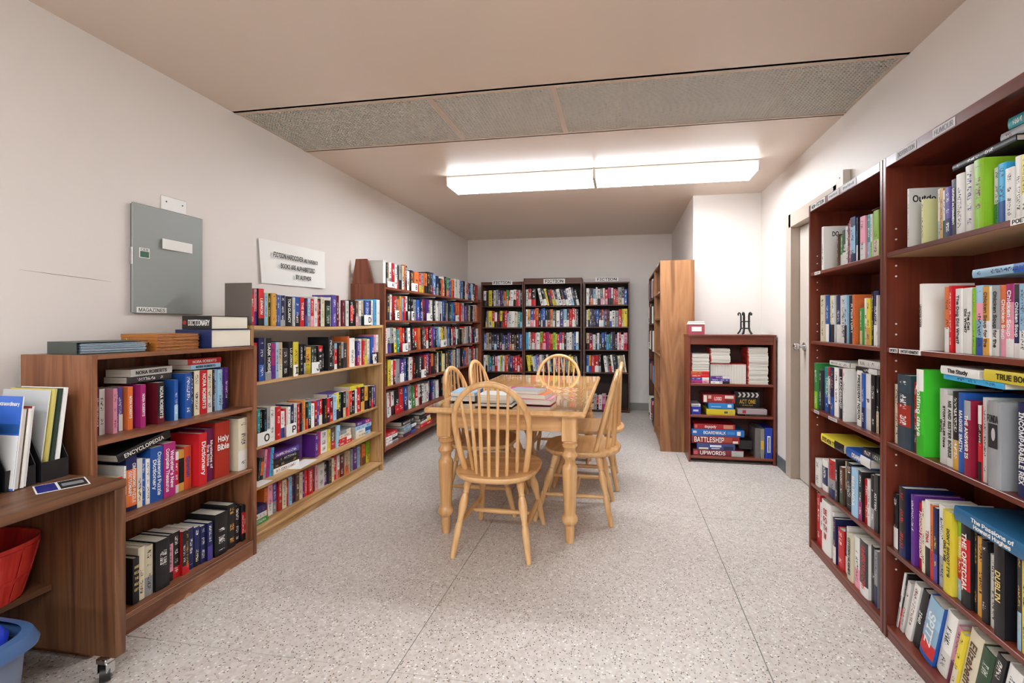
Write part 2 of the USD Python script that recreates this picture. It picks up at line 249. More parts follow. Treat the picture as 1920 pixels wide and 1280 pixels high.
# low walnut bookcase, front left
t = thing('bookcase', 'low walnut bookcase with three shelves beside the rolling cart', 'bookcase', (-2.05, 1.70, 0)); ox, oy = -2.05, 1.70
def W(x0, x1, y0, y1, z0, z1, c=.0015): return bx(x0 - ox, x1 - ox, y0 - oy, y1 - oy, z0, z1, c)
x0, x1, y0, y1 = -2.19, -1.8715, 1.333, 2.08
part(t, 'side_panel', W(x0, x1, y0, y0 + .02, 0, 1.082), WALZ); part(t, 'side_panel', W(x0, x1, y1 - .02, y1, 0, 1.082), WALZ)
part(t, 'top', W(x0, x1 - .001, y0 + .0205, y1 - .0205, 1.065, 1.081), WALY)
for z in (.766, .45): part(t, 'shelf', W(x0 + .008, x1 - .004, y0 + .0205, y1 - .0205, z - .016, z), WALY)
part(t, 'bottom_shelf', W(x0 + .008, x1 - .002, y0 + .0205, y1 - .0205, .064, .08), WALY); part(t, 'kick_board', W(x1 - .02, x1 - .002, y0 + .0205, y1 - .0205, 0, .0635), WALY)
part(t, 'back_panel', W(x0, x0 + .006, y0 + .0205, y1 - .0205, .0, 1.0645), WALZ)
chips = []
for yy, ww, hh in ((1.62, .05, .012), (1.70, .04, .016), (1.78, .07, .010), (1.9, .05, .013), (1.98, .03, .009)):
    P = [(yy - ww / 2, 0), (yy - ww / 4, hh * .7), (yy, hh), (yy + ww / 3, hh * .6), (yy + ww / 2, 0)]
    m = trimesh.creation.extrude_polygon(__import__('shapely').geometry.Polygon(P), .0008); v = m.vertices.copy(); m.vertices = np.c_[x1 - .0019 + v[:, 2] - ox, v[:, 0] - oy, v[:, 1] + .001]; m.fix_normals(); chips.append(m)
part(t, 'chipped_edge', cat_(chips), TAN, kind='stuff', label='bare chipped strip along the kick board')
# light oak open bookcase, second on the left
t = thing('bookcase', 'light oak open bookcase with five shelves below the paper sign', 'bookcase', (-2.06, 2.77, 0)); ox, oy = -2.06, 2.77
x0, x1, y0, y1 = -2.215, -1.922, 2.096, 3.443
part(t, 'side_panel', W(x0, x1, y0, y0 + .02, 0, 1.187), OAKZ); part(t, 'side_panel', W(x0, x1, y1 - .02, y1, 0, 1.187), OAKZ)
yy = np.linspace(y0 + .0205, y1 - .0205, 13); V, F = [], []
for q in yy:
    s = -.010 * (1 - ((q - (y0 + y1) / 2) / ((y1 - y0) / 2)) ** 2)
    V += [(x0 - ox, q - oy, 1.166 + s), (x1 - ox, q - oy, 1.166 + s), (x1 - ox, q - oy, 1.187 + s), (x0 - ox, q - oy, 1.187 + s)]
for i in range(12):
    for j in range(4): a, b = i * 4 + j, i * 4 + (j + 1) % 4; F += [[a, b + 4, b], [a, a + 4, b + 4]]
F += [[0, 1, 2], [0, 2, 3], [48, 50, 49], [48, 51, 50]]
mm = trimesh.Trimesh(V, F, process=False); mm.fix_normals(); part(t, 'top', mm, OAKY, label='light oak top sagging in the middle')
for z, dx in ((.881, 0), (.523, .035), (.317, 0), (.07, 0)): part(t, 'shelf', W(x0, x1 - dx - .001, y0 + .0205, y1 - .0205, z - .015, z), OAKY)
part(t, 'kick_board', W(x1 - .045, x1 - .03, y0 + .0205, y1 - .0205, 0, .0545), OAKY)
# wall-hung red-brown shelving further along the left wall
t = thing('bookcase', 'long red-brown shelving hung on the left wall, clear of the floor', 'bookcase', (-2.08, 4.78, 0)); ox, oy = -2.08, 4.78
x0, x1, y0, y1 = XL + .004, -1.929, 3.473, 6.10
part(t, 'side_panel', W(x0, x1 + .001, y0, y0 + .02, .13, 1.532), REDZ); part(t, 'side_panel', W(x0, x1 + .001, y1 - .02, y1, .13, 1.532), REDZ)
for z in (1.503, 1.227, .943, .665, .385, .155): part(t, 'shelf', W(x0 + .02, x1, y0 + .0205, y1 - .0205, z - .018, z), REDY)
for yb in (3.93, 4.53, 5.13, 5.73):
    part(t, 'wall_standard', W(x0, x0 + .014, yb - .012, yb + .012, .12, 1.46), GREYM)
    for z in (1.503, 1.227, .943, .665, .385, .155):
        P = [(x0 + .015 - ox, z - .048), (x0 + .015 - ox, z - .0185), (x1 - .015 - ox, z - .0185), (x1 - .004 - ox, z - .026), (x1 - .02 - ox, z - .034), (-2.12 - ox, z - .036)]
        m = trimesh.creation.extrude_polygon(__import__('shapely').geometry.Polygon(P), .004); v = m.vertices.copy(); m.vertices = np.c_[v[:, 0], yb - .002 - oy + v[:, 2], v[:, 1]]; m.fix_normals(); part(t, 'shelf_bracket', m, WHT)
# three brown bookcases on the back wall
def back_case(x0, x1, top, zs, label, head, hdr=None):
    global ox, oy
    Y = 6.175; ox, oy = (x0 + x1) / 2, Y + .11
    t = thing('bookcase', label, 'bookcase', (ox, oy, 0), group='brown bookcases on the back wall'); y1 = YB - .012
    part(t, 'side_panel', W(x0, x0 + .018, Y, y1, 0, top), BRNZ); part(t, 'side_panel', W(x1 - .018, x1, Y, y1, 0, top), BRNZ)
    part(t, 'top', W(x0 + .0185, x1 - .0185, Y + .002, y1, top - .018, top - .001), BRNX); part(t, 'fascia', W(x0 + .0185, x1 - .0185, Y + .001, Y + .017, top - head, top - .0185), BRNX)
    for z in zs: part(t, 'shelf', W(x0 + .0185, x1 - .0185, Y + .002, y1 - .006, z - .016, z), BRNX)
    part(t, 'kick_board', W(x0 + .0185, x1 - .0185, Y + .02, Y + .034, 0, zs[-1] - .0165), BACKB); part(t, 'back_panel', W(x0 + .0185, x1 - .0185, y1 - .0055, y1, 0.01, top - .02), BACKB)
back_case(-1.957, -1.345, 1.785, (1.445, 1.147, .83, .525, .03), 'brown bookcase on the back wall, nearest the left wall', .043)
back_case(-1.341, -.530, 1.829, (1.446, 1.155, .84, .532, .03), 'widest and tallest brown bookcase, middle of the back wall', .083)
back_case(-.500, .112, 1.763, (1.457, 1.156, .845, .537, .03), 'brown bookcase on the back wall, nearest the gap of bare wall', .02)
# two mahogany bookcases on the right wall
def mah(y0, y1, label, near):
    global ox, oy
    x0, x1 = .996, XR - .006; ox, oy = 1.15, (y0 + y1) / 2
    t = thing('bookcase', label, 'bookcase', (ox, oy, 0), group='tall mahogany bookcases by the right wall')
    part(t, 'side_panel', W(x0, x1, y1 - .018, y1, 0, 1.828), MAHZ); part(t, 'side_panel', W(x0, x1, y0, y0 + .018, 0, 1.828), MAHZ)
    part(t, 'top', W(x0 + .0, x1, y0 + .0185, y1 - .0185, 1.79, 1.8275), MAHY)
    for z in (1.466, 1.105, .748, .352): part(t, 'shelf', W(x0 + .003, x1 - .008, y0 + .0185, y1 - .0185, z - .017, z), MAHY)
    if near: part(t, 'shelf_underside', bx(x0 + .006 - ox, x1 - .01 - ox, y0 + .019 - oy, y1 - .019 - oy, 1.4478, 1.4488), TAN, label='bare tan underside of the upper shelf')
    part(t, 'bottom_shelf', W(x0 + .003, x1 - .008, y0 + .0185, y1 - .0185, .033, .05), MAHY); part(t, 'kick_board', W(x0 + .004, x0 + .018, y0 + .0185, y1 - .0185, 0, .0325), MAHY)
    part(t, 'back_panel', W(x1 - .006, x1, y0 + .0185, y1 - .0185, .02, 1.785), MAHZ)
    pins = [cyl((x0 + .035, y1 - .0179, z), (x0 + .035, y1 - .0199, z), .0035, n=8) for zc in (1.466, 1.105, .748, .352) for z in (zc - .09, zc - .05, zc + .05, zc + .09)]
    for m in pins: m.apply_translation((-ox, -oy, 0))
    part(t, 'shelf_pin_holes', cat_(pins), WHT, kind='stuff')
    return t
mah(1.937, 2.633, 'tall mahogany bookcase beside the door', False)
mah(1.208, 1.933, 'tall mahogany bookcase, the nearer of the pair on the right wall', True)
# games bookcase at the pier
t = thing('bookcase', 'low reddish bookcase of board games and magazines by the door', 'bookcase', (.932, 4.24, 0)); ox, oy = .932, 4.24
x0, x1, y0, y1 = .578, 1.287, 4.074, 4.36
part(t, 'side_panel', W(x0, x0 + .016, y0, y1, 0, 1.085), MA2Z); part(t, 'side_panel', W(x1 - .02, x1, y0, y1, 0, 1.085), MA2Z)
part(t, 'top', W(x0 - .004, x1 + .003, y0 - .006, y1, 1.0855, 1.101), MA2X); part(t, 'fascia', W(x0 + .0165, x1 - .0205, y0 + .003, y0 + .02, 1.018, 1.085), MA2X)
for z in (.68, .408): part(t, 'shelf', W(x0 + .0165, x1 - .0205, y0 + .004, y1 - .007, z - .02, z), MA2X)
part(t, 'bottom_shelf', W(x0 + .0165, x1 - .0205, y0 + .004, y1 - .007, .034, .054), MA2X); part(t, 'kick_board', W(x0 + .0165, x1 - .0205, y0 + .06, y0 + .075, 0, .0335), BACKB)
part(t, 'back_panel', W(x0 + .0165, x1 - .0205, y1 - .0065, y1, .01, 1.08), plain('games_backing', '#4a2018', .5))
# tall walnut bookcase, side on, and the dark one behind it
def side_case(y0, y1, top, zs, label, mz, my, depth=.31, x0=.362):
    global ox, oy
    x1 = x0 + depth; ox, oy = (x0 + x1) / 2, (y0 + y1) / 2
    t = thing('bookcase', label, 'bookcase', (ox, oy, 0))
    part(t, 'side_panel', W(x0, x1, y0, y0 + .018, 0, top), mz); part(t, 'side_panel', W(x0, x1, y1 - .018, y1, 0, top), mz); part(t, 'top', W(x0, x1, y0 + .0185, y1 - .0185, top - .02, top - .001), my)
    for z in zs: part(t, 'shelf', W(x0 + .002, x1 - .008, y0 + .0185, y1 - .0185, z - .017, z), my)
    part(t, 'kick_board', W(x0 + .01, x0 + .024, y0 + .0185, y1 - .0185, 0, zs[-1] - .0175), my); part(t, 'back_panel', W(x1 - .006, x1, y0 + .0185, y1 - .0185, .01, top - .022), mz); return t
side_case(4.365, 5.135, 1.79, (1.508, 1.25, .9, .50, .07), 'tall walnut bookcase seen side on, empty shelves facing the table', TALLZ, TALLY)
side_case(5.15, 6.10, 1.785, (1.50, 1.20, .885, .53, .07), 'dark bookcase mostly hidden behind the tall walnut bookcase', BRNZ, BRNY)
bk = []
for z in (1.50, 1.20, .885, .53, .07):
    q = 5.175
    while q < 6.0:
        w = rnd.uniform(.018, .05); h = rnd.uniform(.18, .235); bk.append(bx(.352 + rnd.uniform(-.004, .02), .50, q, q + w - .001, z + .0005, z + h)); q += w
u = uname('/World', 'shelved_books'); m = usdkit.mesh(stage, u, cat_(bk), None)
nb = len(bk); rb = np.random.RandomState(3); pal = np.array([lin(c) for c in ('#1b1b1d', '#e6e3dc', '#a81f22', '#2c4f9c', '#2a2a2e', '#d8d2c4', '#3a8fc4', '#1d2340', '#8d2030', '#cfc08a')])
cc = np.repeat(pal[rb.randint(0, len(pal), nb)], 8, 0)
for nme, arr in (('bc', cc), ('pc', cc), ('pv', np.tile([[2., 2., 0.]], (len(cc), 1)))): UsdGeom.PrimvarsAPI(m).CreatePrimvar(nme, Sdf.ValueTypeNames.Color3fArray, 'vertex').Set(Vt.Vec3fArray.FromNumpy(np.asarray(arr, np.float32)))
UsdShade.MaterialBindingAPI.Apply(m.GetPrim()).Bind(BOOK)
tag(m.GetPrim(), 'books on the dark bookcase behind the tall walnut one, seen edge on', 'books', kind='stuff')
BOOKS = '''
FL1|L|-1.8715|0.766|0.1|14285 105 181 u pk -3;14444 194 177 s pk -5;14741 145 175 i pk 18;14894 145 176 p pk 4;15084 220 174 P/w pk -6;15368 193 174 o pk 8 "NORA ROBERTS"w;15772 198 178 m pk 20 "NORA ROBERTS"w;15951 145 173 w/l pk -5;16463 289 177 k/k/U pk 26 "NORA ROBERTS"w;16668 96 177 t pk -5;16779 110 175 h pk -1;17184 177 180 b/c pk 20;17712 317 204 b pk 25;18013 266 206 k/d pk 8;18307 302 209 q pk 5;18654 355 208 r pk 8 "NORA ROBERTS"w;18984 289 206 q/s pk 5;19197 94 204 d pk 7;19353 199 205 c pk -2;19573 224 202 c pk 5;19794 186 208 P pk -6;20005 212 208 p/n pk -2
FL2|L|-1.8715|0.45|0.06|14897 67 184 w/G pb 4;15140 406 216 n/o/o/o/n hc 2 "CROSSWORD PUZZLE DICTIONARY"w;15449 200 197 s/q pb 4;15625 138 190 b pb 0;15774 147 187 w pb 4;16110 512 227 b pb 6 "Crossword Puzzle Dictionary"w;16650 512 231 m pb 8 "Webster's New Complete Thesaurus"w;17010 178 181 w/r/w pb 2;17250 279 182 O/k/O pb -2 "Spanish"k;17568 332 192 R pb -2 "Spanish"b;18020 393 241 r hc 30 "Dictionary"w;18582 458 248 u hc 4 "Mysteries of the Bible"w;19230 803 268 v hc 12 "=Holy_Bible"w;20301 553 264 q/s hc 25
FL3|L|-1.8715|0.08|0.05|15143 241 183 k hc 14 "=ANNE_RICE_THE_WOLF_GIFT"y;15394 247 212 q hc 8;15689 327 204 q/e hc 8;16198 593 207 k hc 16;16670 273 202 k/i/k hc -3;16972 305 201 k/k/k/r pb -5;17227 186 194 k/k/r pb 8;17420 181 189 k/k/r pb 2;17670 263 188 n pb -6;17947 270 180 n/k pb -4;18235 267 173 n pb -2;18511 263 178 n/P pb 8;19049 686 202 k hc 14;19696 492 218 k hc 8;20136 316 190 k hc -3;20395 178 185 k/r/k hc 7;20535 90 178 k/r/k hc 5
S1|L|-1.922|1.188|0.015|21293 207 168 r pk -3;21501 186 196 i/p pk -4;21791 370 201 r/r/k pk 5 "LENNON"w;22106 202 179 c pk 8;22285 132 182 y pk -1;22454 171 180 k pk -3;22688 273 184 O pk 8;22932 152 182 h pk 0;23114 199 178 b pk -1;23409 315 178 n/n/e pk 3;23633 120 179 e pk -3;23942 471 176 k pk 0 "TOM CLANCY"w;24268 154 173 s pk 8;24551 385 178 b/k pk 7;25015 383 178 r pk 4 "THE BEAR"w;25338 219 175 n/b pk 8;25612 284 175 c/e pk 5;25923 290 175 r/i pk 4;26237 305 191 w pk 7;26524 204 171 r pk 2;26709 132 179 k pk 1;26994 371 193 q pk 1;27466 470 173 k/G/k pk 7;27767 115 196 w pk 2;28073 425 213 P hc 22;28527 280 213 U pb 5;28871 314 184 w pk -6;29159 223 179 U pk 7;29403 226 178 d pk -6;29717 361 182 s pk 0;30185 392 188 k/r/k pk 5;30549 295 190 k pk -3;30868 301 185 h/i pk 3;31194 307 186 w/e pk 8;31599 437 193 t/G pk -2;32199 649 192 b/c pk 6;32708 298 193 n pk -3;32997 255 198 w pk 0;33384 421 205 C hc 3;33855 496 203 s hc 3
S2|L|-1.922|0.881|0.03|21665 250 211 r pb -5;22000 397 236 n/b hc 3;22435 423 234 k/k/e hc 8 "DARK HORSE"w;22896 426 204 m/p hc -4;23235 212 208 c pb -4;23505 302 207 t/q pb -6;23912 460 169 d/k pk -6;24337 335 208 k pb -5 "LO JORKOV"w;24770 475 204 y hc -5;25163 252 190 k pk 3;25394 181 187 k/e pk 8;25817 573 166 O/y pk -4;26231 223 162 G/k pk -1;26513 309 166 k pk -4;26913 425 171 r/k/k pk 5;27318 317 167 k pk -6;27758 476 224 k hc 20;28113 198 186 w/k pk -6;28363 266 182 k pk -6;28673 299 178 c/r/w pk -4;28999 315 182 k pk 5;29302 272 186 e/k pk 4;29636 357 177 d pk 4;29926 182 224 o pb 10;30436 676 210 w hc 6;30946 300 181 k/r pk -6;31271 306 186 P/r pk 5;31635 379 199 w pk -5;31979 239 186 r pk 5;32365 489 200 t/y pk -6;32800 334 196 q pk -5;33198 414 210 b/k hc 7;33585 261 227 i/U pb 3;33906 355 226 w/k pb 6
S3|L|-1.922|0.523|0.05|22078 198 196 a/k pk -1;22274 171 194 k pk -3;22457 179 193 k pk 7;22697 239 202 e/w pk 7;23030 402 197 w pk 2;23441 356 191 r pk 8;23802 300 156 w/b pk 4;24081 204 168 r/i pk -5;24296 200 174 w pk 8;24551 253 184 n/k pk 7;24839 266 187 s pk 6;25084 183 177 r pk 8;25317 252 178 k pk 5;25564 196 187 o/e pk 0;25765 191 192 O pk -5;25993 202 175 k/r pk -3;26244 269 174 a/k pk -3;26544 299 155 w pk -3;26875 297 166 r/U pk -5;27111 143 169 b pk -6;27366 333 169 r/w pk -6;27697 244 170 k pk 7;27974 275 166 r/k pk 8;28329 363 164 U/r pk 6;28719 363 175 c pk 6;29066 275 186 y/k pk 4;29413 378 185 G/k pk -5;29800 318 183 k/t pk 7;30131 284 176 e/r pk 6;30396 206 180 o pk 4;30651 261 177 r/k pk 4;31016 406 174 k pk -2;31355 229 178 w pk 1;31781 513 185 r pk -5;32313 460 184 k/O pk -4;32827 474 180 O/k pk -5;33196 242 178 k pk 6;33519 307 177 d/r pk 6;33848 300 174 P/n pk 4
S4|L|-1.922|0.317|0.07|22315 127 129 d pk -3 ~6;22486 187 125 h/o/k pk -2 ~6;22688 175 163 i/e pk -1 ~6;22913 215 165 m pk -1 ~6;23167 219 160 C pk 0 ~6;26998 317 150 p pk 12;27390 386 157 m/r pk -2;27979 729 150 s/w pk -6;28501 251 149 y pk -1;28912 526 152 h/v pk -2;29388 381 155 c pk 8
S5|L|-1.922|0.07|0.11|23618 362 177 i/w pk -2;24009 309 178 P/e pk -6;24329 300 176 r/v pk 5;24662 333 171 q pk 6;24939 187 170 r pk -1;25161 224 175 c pk 8;25448 316 175 n pk -1;25800 315 173 h pk 6;26132 313 171 q pk 3;26387 159 164 p pk 2;26628 286 168 r pk 1;27015 449 166 r pk 7;27409 221 163 h pk -2;27642 204 170 i pk 3;28109 650 166 s pk 5;28678 380 159 k/p pk -6;29063 323 164 d pk 6;29423 330 166 q pk 0;29779 337 173 r pk -6;30108 273 166 w/o pk 0;30493 449 163 U pk 2;31035 488 171 t/o pk 6;31446 282 160 q pk -5;31770 314 165 e pk -1;32187 441 170 p pk 1;32619 343 163 c pk 5;32944 251 165 h pk -6;33347 471 162 o/h pk 2;33940 541 170 l/y pk 3
W1|L|-1.929|1.503|0.02|35605 90 211 k/w pb -3;35701 90 213 t/w pb 6;35971 438 214 w/e hc 5;36451 413 215 r hc 7;36924 422 208 w hc 7;37379 374 205 k/r pb -5;37801 412 218 e/k hc 3;38232 390 217 t/w hc 7;38580 244 230 o pb 8;38966 467 226 d/k hc -2;39469 478 184 w pk -4;39870 260 185 k pk 0;40281 496 198 n/y pk -6;41110 962 193 o/r pk 2;41964 464 186 r/y pk -3;42450 437 194 e/y pk -2;43071 693 202 o/k pk 6;43676 404 221 k hc 6;44132 431 227 k hc -6;44607 440 226 d/k hc -6;45034 333 229 b/r pb -1
W1b|L|-1.929|1.503|0.02|45570 629 205 c hc -10;46207 620 206 n/e hc -1;46812 567 187 k/d pk 7;47325 433 187 o pk 10;47716 325 214 w pb 4;48097 413 208 d/r hc -4;48508 385 221 k hc -3;49049 672 216 g/o hc 1;49686 579 216 b hc 0;50262 548 191 n pk -12;50844 593 212 o/r hc 1;51533 761 225 w hc 7;52126 400 194 y/w pk -13;52632 588 226 s hc 8;53125 374 215 b pb 6;53541 435 222 b/c hc 7;53990 438 216 e/G hc -5;54621 800 229 k hc -2;55277 488 230 w hc -3;55739 412 198 r/w pk 0;56132 350 219 t pb -9;56538 437 226 P hc -11;57124 711 220 n/b hc -13;57662 342 211 c pb 10;58055 420 222 w hc -10;58728 903 234 k hc -7;59517 650 223 r hc -2;60174 640 224 e hc -12
W2|L|-1.929|1.227|0.03|35450 489 200 k/p pk -11;35975 537 222 d hc -4;36460 410 222 s/w hc -6;36923 492 211 r/U hc 8;37318 273 201 a/e pk 2;37712 492 191 o pk -8;38130 319 217 O/o pb -3;38404 205 201 c/b pk 8;38703 370 217 o/r pb -14;39053 306 217 r pb -5;39433 429 224 w/k hc -12;39897 476 224 k/w hc -6;40414 533 218 k hc -3;40982 578 202 e hc -3;41616 667 202 b/P hc 3;42182 441 219 n/b hc 10;42648 466 219 r/i hc -4;43152 519 225 d/h hc -7;43684 521 219 p/d hc 10;44231 550 203 k/h hc -7;44685 334 214 w pb 9;45039 350 204 l/w pb -8;45528 604 220 k hc 1;46145 605 214 w hc 9;46761 603 194 e pk -14;47257 364 215 s/k pb 1;47657 413 215 w hc -8;48015 279 227 b/n pb 5;48488 643 215 d/k hc 0;48925 205 227 b/c pb -3;49215 352 215 k/r pb -12;49539 271 206 e pb -11;49845 318 206 k pb 1;50266 500 206 d/h hc -4;50674 291 206 a pb 1;51050 438 222 b hc 5;51561 560 196 k/P pk 1;52216 726 229 o/d hc -3;52773 364 229 P pb -12;53190 445 229 o hc -11;53611 373 217 r/o pb 8;54003 387 207 c/w hc 1;54346 275 208 e pb -1;54673 356 230 w pb -4;55160 593 198 p pk 9;55651 366 218 k/e pb 0;56097 503 218 d hc 9;56591 460 198 q/t pk 9;56978 291 209 c/b pb -9;57412 552 209 n/b hc -14;57996 592 209 k hc 4;58491 373 219 s pb 6;58869 359 209 r pb 5;59277 433 225 w hc 1;59608 205 232 k pb -3;59947 449 210 o hc 3;60339 311 226 e pb -10
W3|L|-1.929|0.943|0.03|35440 468 205 w/s hc 8 ~-4;36037 701 215 s/P hc 0 ~-4;36643 487 221 e/k hc 3 ~-4;37120 444 214 q/y hc 2 ~-4;37548 389 204 a hc 8 ~-4;37981 453 220 r/k hc -6 ~-4;38408 377 220 o/r hc -8 ~-4;38881 545 214 r hc -10 ~-4;39388 445 213 k hc -11 ~-4;39861 477 213 w/e hc 0 ~-4;40326 430 213 d/h hc -12 ~-4;40799 491 225 k hc -7 ~-4;41363 613 213 r/k hc -12 ~-4;41914 464 202 o hc 7 ~-4;42322 330 212 o/i pb -11 ~-4;42610 221 202 k pb 8 ~-4;42922 380 224 h hc 7 ~-4;43457 666 212 d hc -10 ~-4;44071 539 212 r/w hc -10 ~-4;44662 618 211 k hc -7 ~-4;45148 330 223 r pb -11 ~-4;45585 520 211 P/d hc 1 ~-4;46006 299 201 k pk 7 ~-4;46461 587 201 b/C pk -9 ~-4;46877 221 222 c pb -1 ~-4;47253 508 216 w hc -2 ~-4;47775 512 210 y hc -1 ~-4;48153 221 200 O pk -3 ~-4;48492 434 210 k/s hc -12 ~-4;48964 485 222 t/w hc -3 ~-4;49351 265 189 e pk -4 ~-4;49728 466 215 b/e hc 0 ~-4;50161 375 209 k pb 8 ~-4;50648 575 189 w pk -2 ~-4;51250 604 209 r/u hc 2 ~-4;51808 489 215 k hc -5 ~-4;52309 487 214 w hc -12 ~-4;52756 382 188 s/k pk -7 ~-4;53107 297 188 a/k pk -12 ~-4;53378 221 208 d pb -6 ~-4;53740 480 188 k pk 10 ~-4;54236 489 198 w pk -6 ~-4;54703 421 197 t pk -1 ~-4;55160 468 219 r/w hc -6 ~-4;55652 491 207 w hc -10 ~-4;56199 578 213 e hc 2 ~-4;56771 541 213 k hc 1 ~-4;57426 744 218 w hc -4 ~-4;58062 505 186 r pk -6 ~-4;58610 567 186 n pk 8 ~-4;59157 501 196 k pk -1 ~-4;59740 641 185 e pk -6 ~-4;60283 422 185 w pk 6 ~-4
W4|L|-1.929|0.665|0.04|35591 570 227 k hc -2;36154 533 221 y hc 7;36630 393 215 q hc 5;37042 409 205 r/k hc 8;37492 467 215 w hc -13;38011 547 215 e hc -9;38704 813 205 p/w hc -6;39376 507 215 b hc -14;39757 231 215 k pb -3;40202 634 215 w hc 3;40751 442 215 r hc -7;41206 444 195 k pk -5;41634 387 205 k hc -3;41955 231 205 k pb -14;42375 585 215 d hc -2;42905 452 195 k pk 1;43450 615 215 r hc 2;44160 780 227 p/d hc -8;44737 350 205 U pb 2;45096 344 195 p pk -12;45539 517 215 o/k hc -12;46122 626 205 d hc -2;46656 419 221 k/e hc -13;47064 371 215 w pb -14;47576 629 215 k hc -5;48018 231 227 y pb -7;48396 501 195 q pk 4;48898 480 221 k hc 10;49265 231 205 h pb 7;49622 459 227 d hc 5;50046 365 215 k pb 10;50473 464 215 b/P hc 9;50852 272 215 w pb -10;51272 543 215 t hc 9;51730 348 221 w pb 6;52067 301 205 k pb -13;52345 231 227 k pb 2;52665 387 227 w hc -1;53169 596 227 e hc 8;53704 450 221 k hc -10;54190 496 221 k hc 10;54738 576 221 n/r hc 4;55323 569 195 b pk 7;55999 759 221 o hc 8;56622 463 227 c hc 8;57062 394 227 r hc -7;57678 813 195 w pk -14;58320 446 195 k pk -10;58798 486 227 r hc -3;59280 452 195 w pk -2;59649 262 215 k pb 3;59923 261 195 e pk 6;60280 429 195 q pk 6
W5|L|-1.929|0.385|0.06|35903 594 224 k hc -5 ~-3;36433 441 218 w hc 4 ~-3;36938 544 202 r/w pk -14 ~-3;37498 553 212 w/k hc -13 ~-3;38168 762 211 k/r hc -6 ~-3;39028 936 223 r hc -11 ~-3;39880 742 223 b/n hc -8 ~-3;40578 631 223 e/w hc 1 ~-3;41168 524 210 g hc 8 ~-3;41584 285 216 r/y pb -5 ~-3;42000 523 210 r/w hc 0 ~-3;42412 279 210 w/r pb 10 ~-3;42874 622 190 k pk 3 ~-3;43518 642 200 w pk -5 ~-3;44084 465 189 s pk 1 ~-3;44615 575 189 w pk -5 ~-3;45136 443 209 e/n hc -12 ~-3;45598 456 215 n/u hc 0 ~-3;46044 413 209 b/c hc -2 ~-3;46567 609 199 e pk -8 ~-3;47139 512 189 w pk 4 ~-3;47753 691 188 k pk -10 ~-3;48357 493 220 k hc 2 ~-3;49019 806 208 w hc -3 ~-3;49754 641 198 r pk 5 ~-3;50409 645 220 b hc 2 ~-3;51140 793 207 w hc -11 ~-3;51771 445 219 k hc -3 ~-3
BL1|B|6.175|1.445|0.02|-19051 387 215 w/k hc 8;-18696 299 205 k pb 9;-18303 461 225 y hc -6;-17932 258 225 k pb -12;-17652 279 225 w pb -2;-17311 378 231 e hc -12;-16970 280 225 n/e pb -1;-16715 207 225 p pb -13;-16449 300 225 d pb -11;-16124 328 205 o/e pb 7;-15778 339 225 g/o pb 6;-15492 210 215 r/w pb -7;-15160 429 225 w hc -1;-14722 422 231 w/k hc -4;-14360 279 215 r pb 10;-14058 301 225 e/i pb -1;-13776 240 205 U/k pb 10
BL2|B|6.175|1.147|0.02|-18889 209 220 k/y pb -6;-18675 195 232 e pb 9;-18298 534 232 y/q hc -6;-17851 336 220 r/y pb 6;-17478 384 210 w/k hc -5;-17097 354 220 k pb 3;-16720 377 232 y/k hc -2;-16389 260 200 k/r pk -9;-16050 395 232 r hc -9;-15732 218 200 c/w pk -8;-15419 383 226 w hc 1;-15001 429 226 w hc -7;-14550 448 220 q hc -4;-14132 364 220 a pb -1;-13797 282 210 a/c pb 3
BL3|B|6.175|0.83|0.02|-19061 366 225 b/c pb -10;-18683 366 237 t pb 2;-18292 393 231 h/e hc 6;-17922 323 215 d pb -12;-17554 388 225 n/c hc -7;-17171 355 225 k pb -2;-16765 432 237 k/u hc 0;-16453 168 225 k/w pb -5;-16230 253 205 P/e pb -10;-15917 349 205 d/k pb -1;-15613 237 237 P pb 10;-15364 236 225 h/o pb 4;-15026 417 225 k/t hc -14;-14666 278 205 h/d pb -2;-14306 418 231 k hc 0;-13871 430 225 b hc -7
BL4|B|6.175|0.525|0.02|-19102 283 226 w pb 6;-18813 270 220 q/k pb 8;-18565 202 200 e pk -11;-18260 384 200 a/b pk -5;-17839 436 226 k/e hc 4;-17421 376 210 i/r hc -2;-17044 354 220 w pb -7;-16749 211 226 y pb -14;-16570 123 200 a/c pk 3;-16353 286 220 w pb 0;-16080 238 220 o/r pb -4;-15819 259 232 r/o pb -7;-15551 254 220 d pb 2;-15245 333 210 P/n pb 3;-14900 333 210 r/U pb -14;-14530 384 220 r hc 8;-14182 289 232 r/w pb -5;-13841 369 200 r/r pk -14
BM1|B|6.175|1.446|0.02|-12974 340 230 w pb -7;-12562 462 240 r/w hc -7;-12016 606 240 k/r hc 10;-10790 395 246 w hc -9 ~-13;-10331 500 230 k/w hc 1 ~-13;-9927 285 240 y pb 7 ~-13;-9534 477 220 k hc 5 ~-13;-9125 316 230 r/y pb -2 ~-13;-8854 202 220 w/y pb -8 ~-13;-8590 302 220 k/w pb 5 ~-13;-8193 467 230 w hc -1 ~-13;-7710 475 220 k/w hc 8 ~-13;-7269 382 220 n/w hc -9 ~-13;-6865 403 240 w hc 0 ~-13;-6481 342 252 w/c pb -4 ~-13;-6148 300 252 k pb -11 ~-13;-5796 380 220 k/w hc -9 ~-13
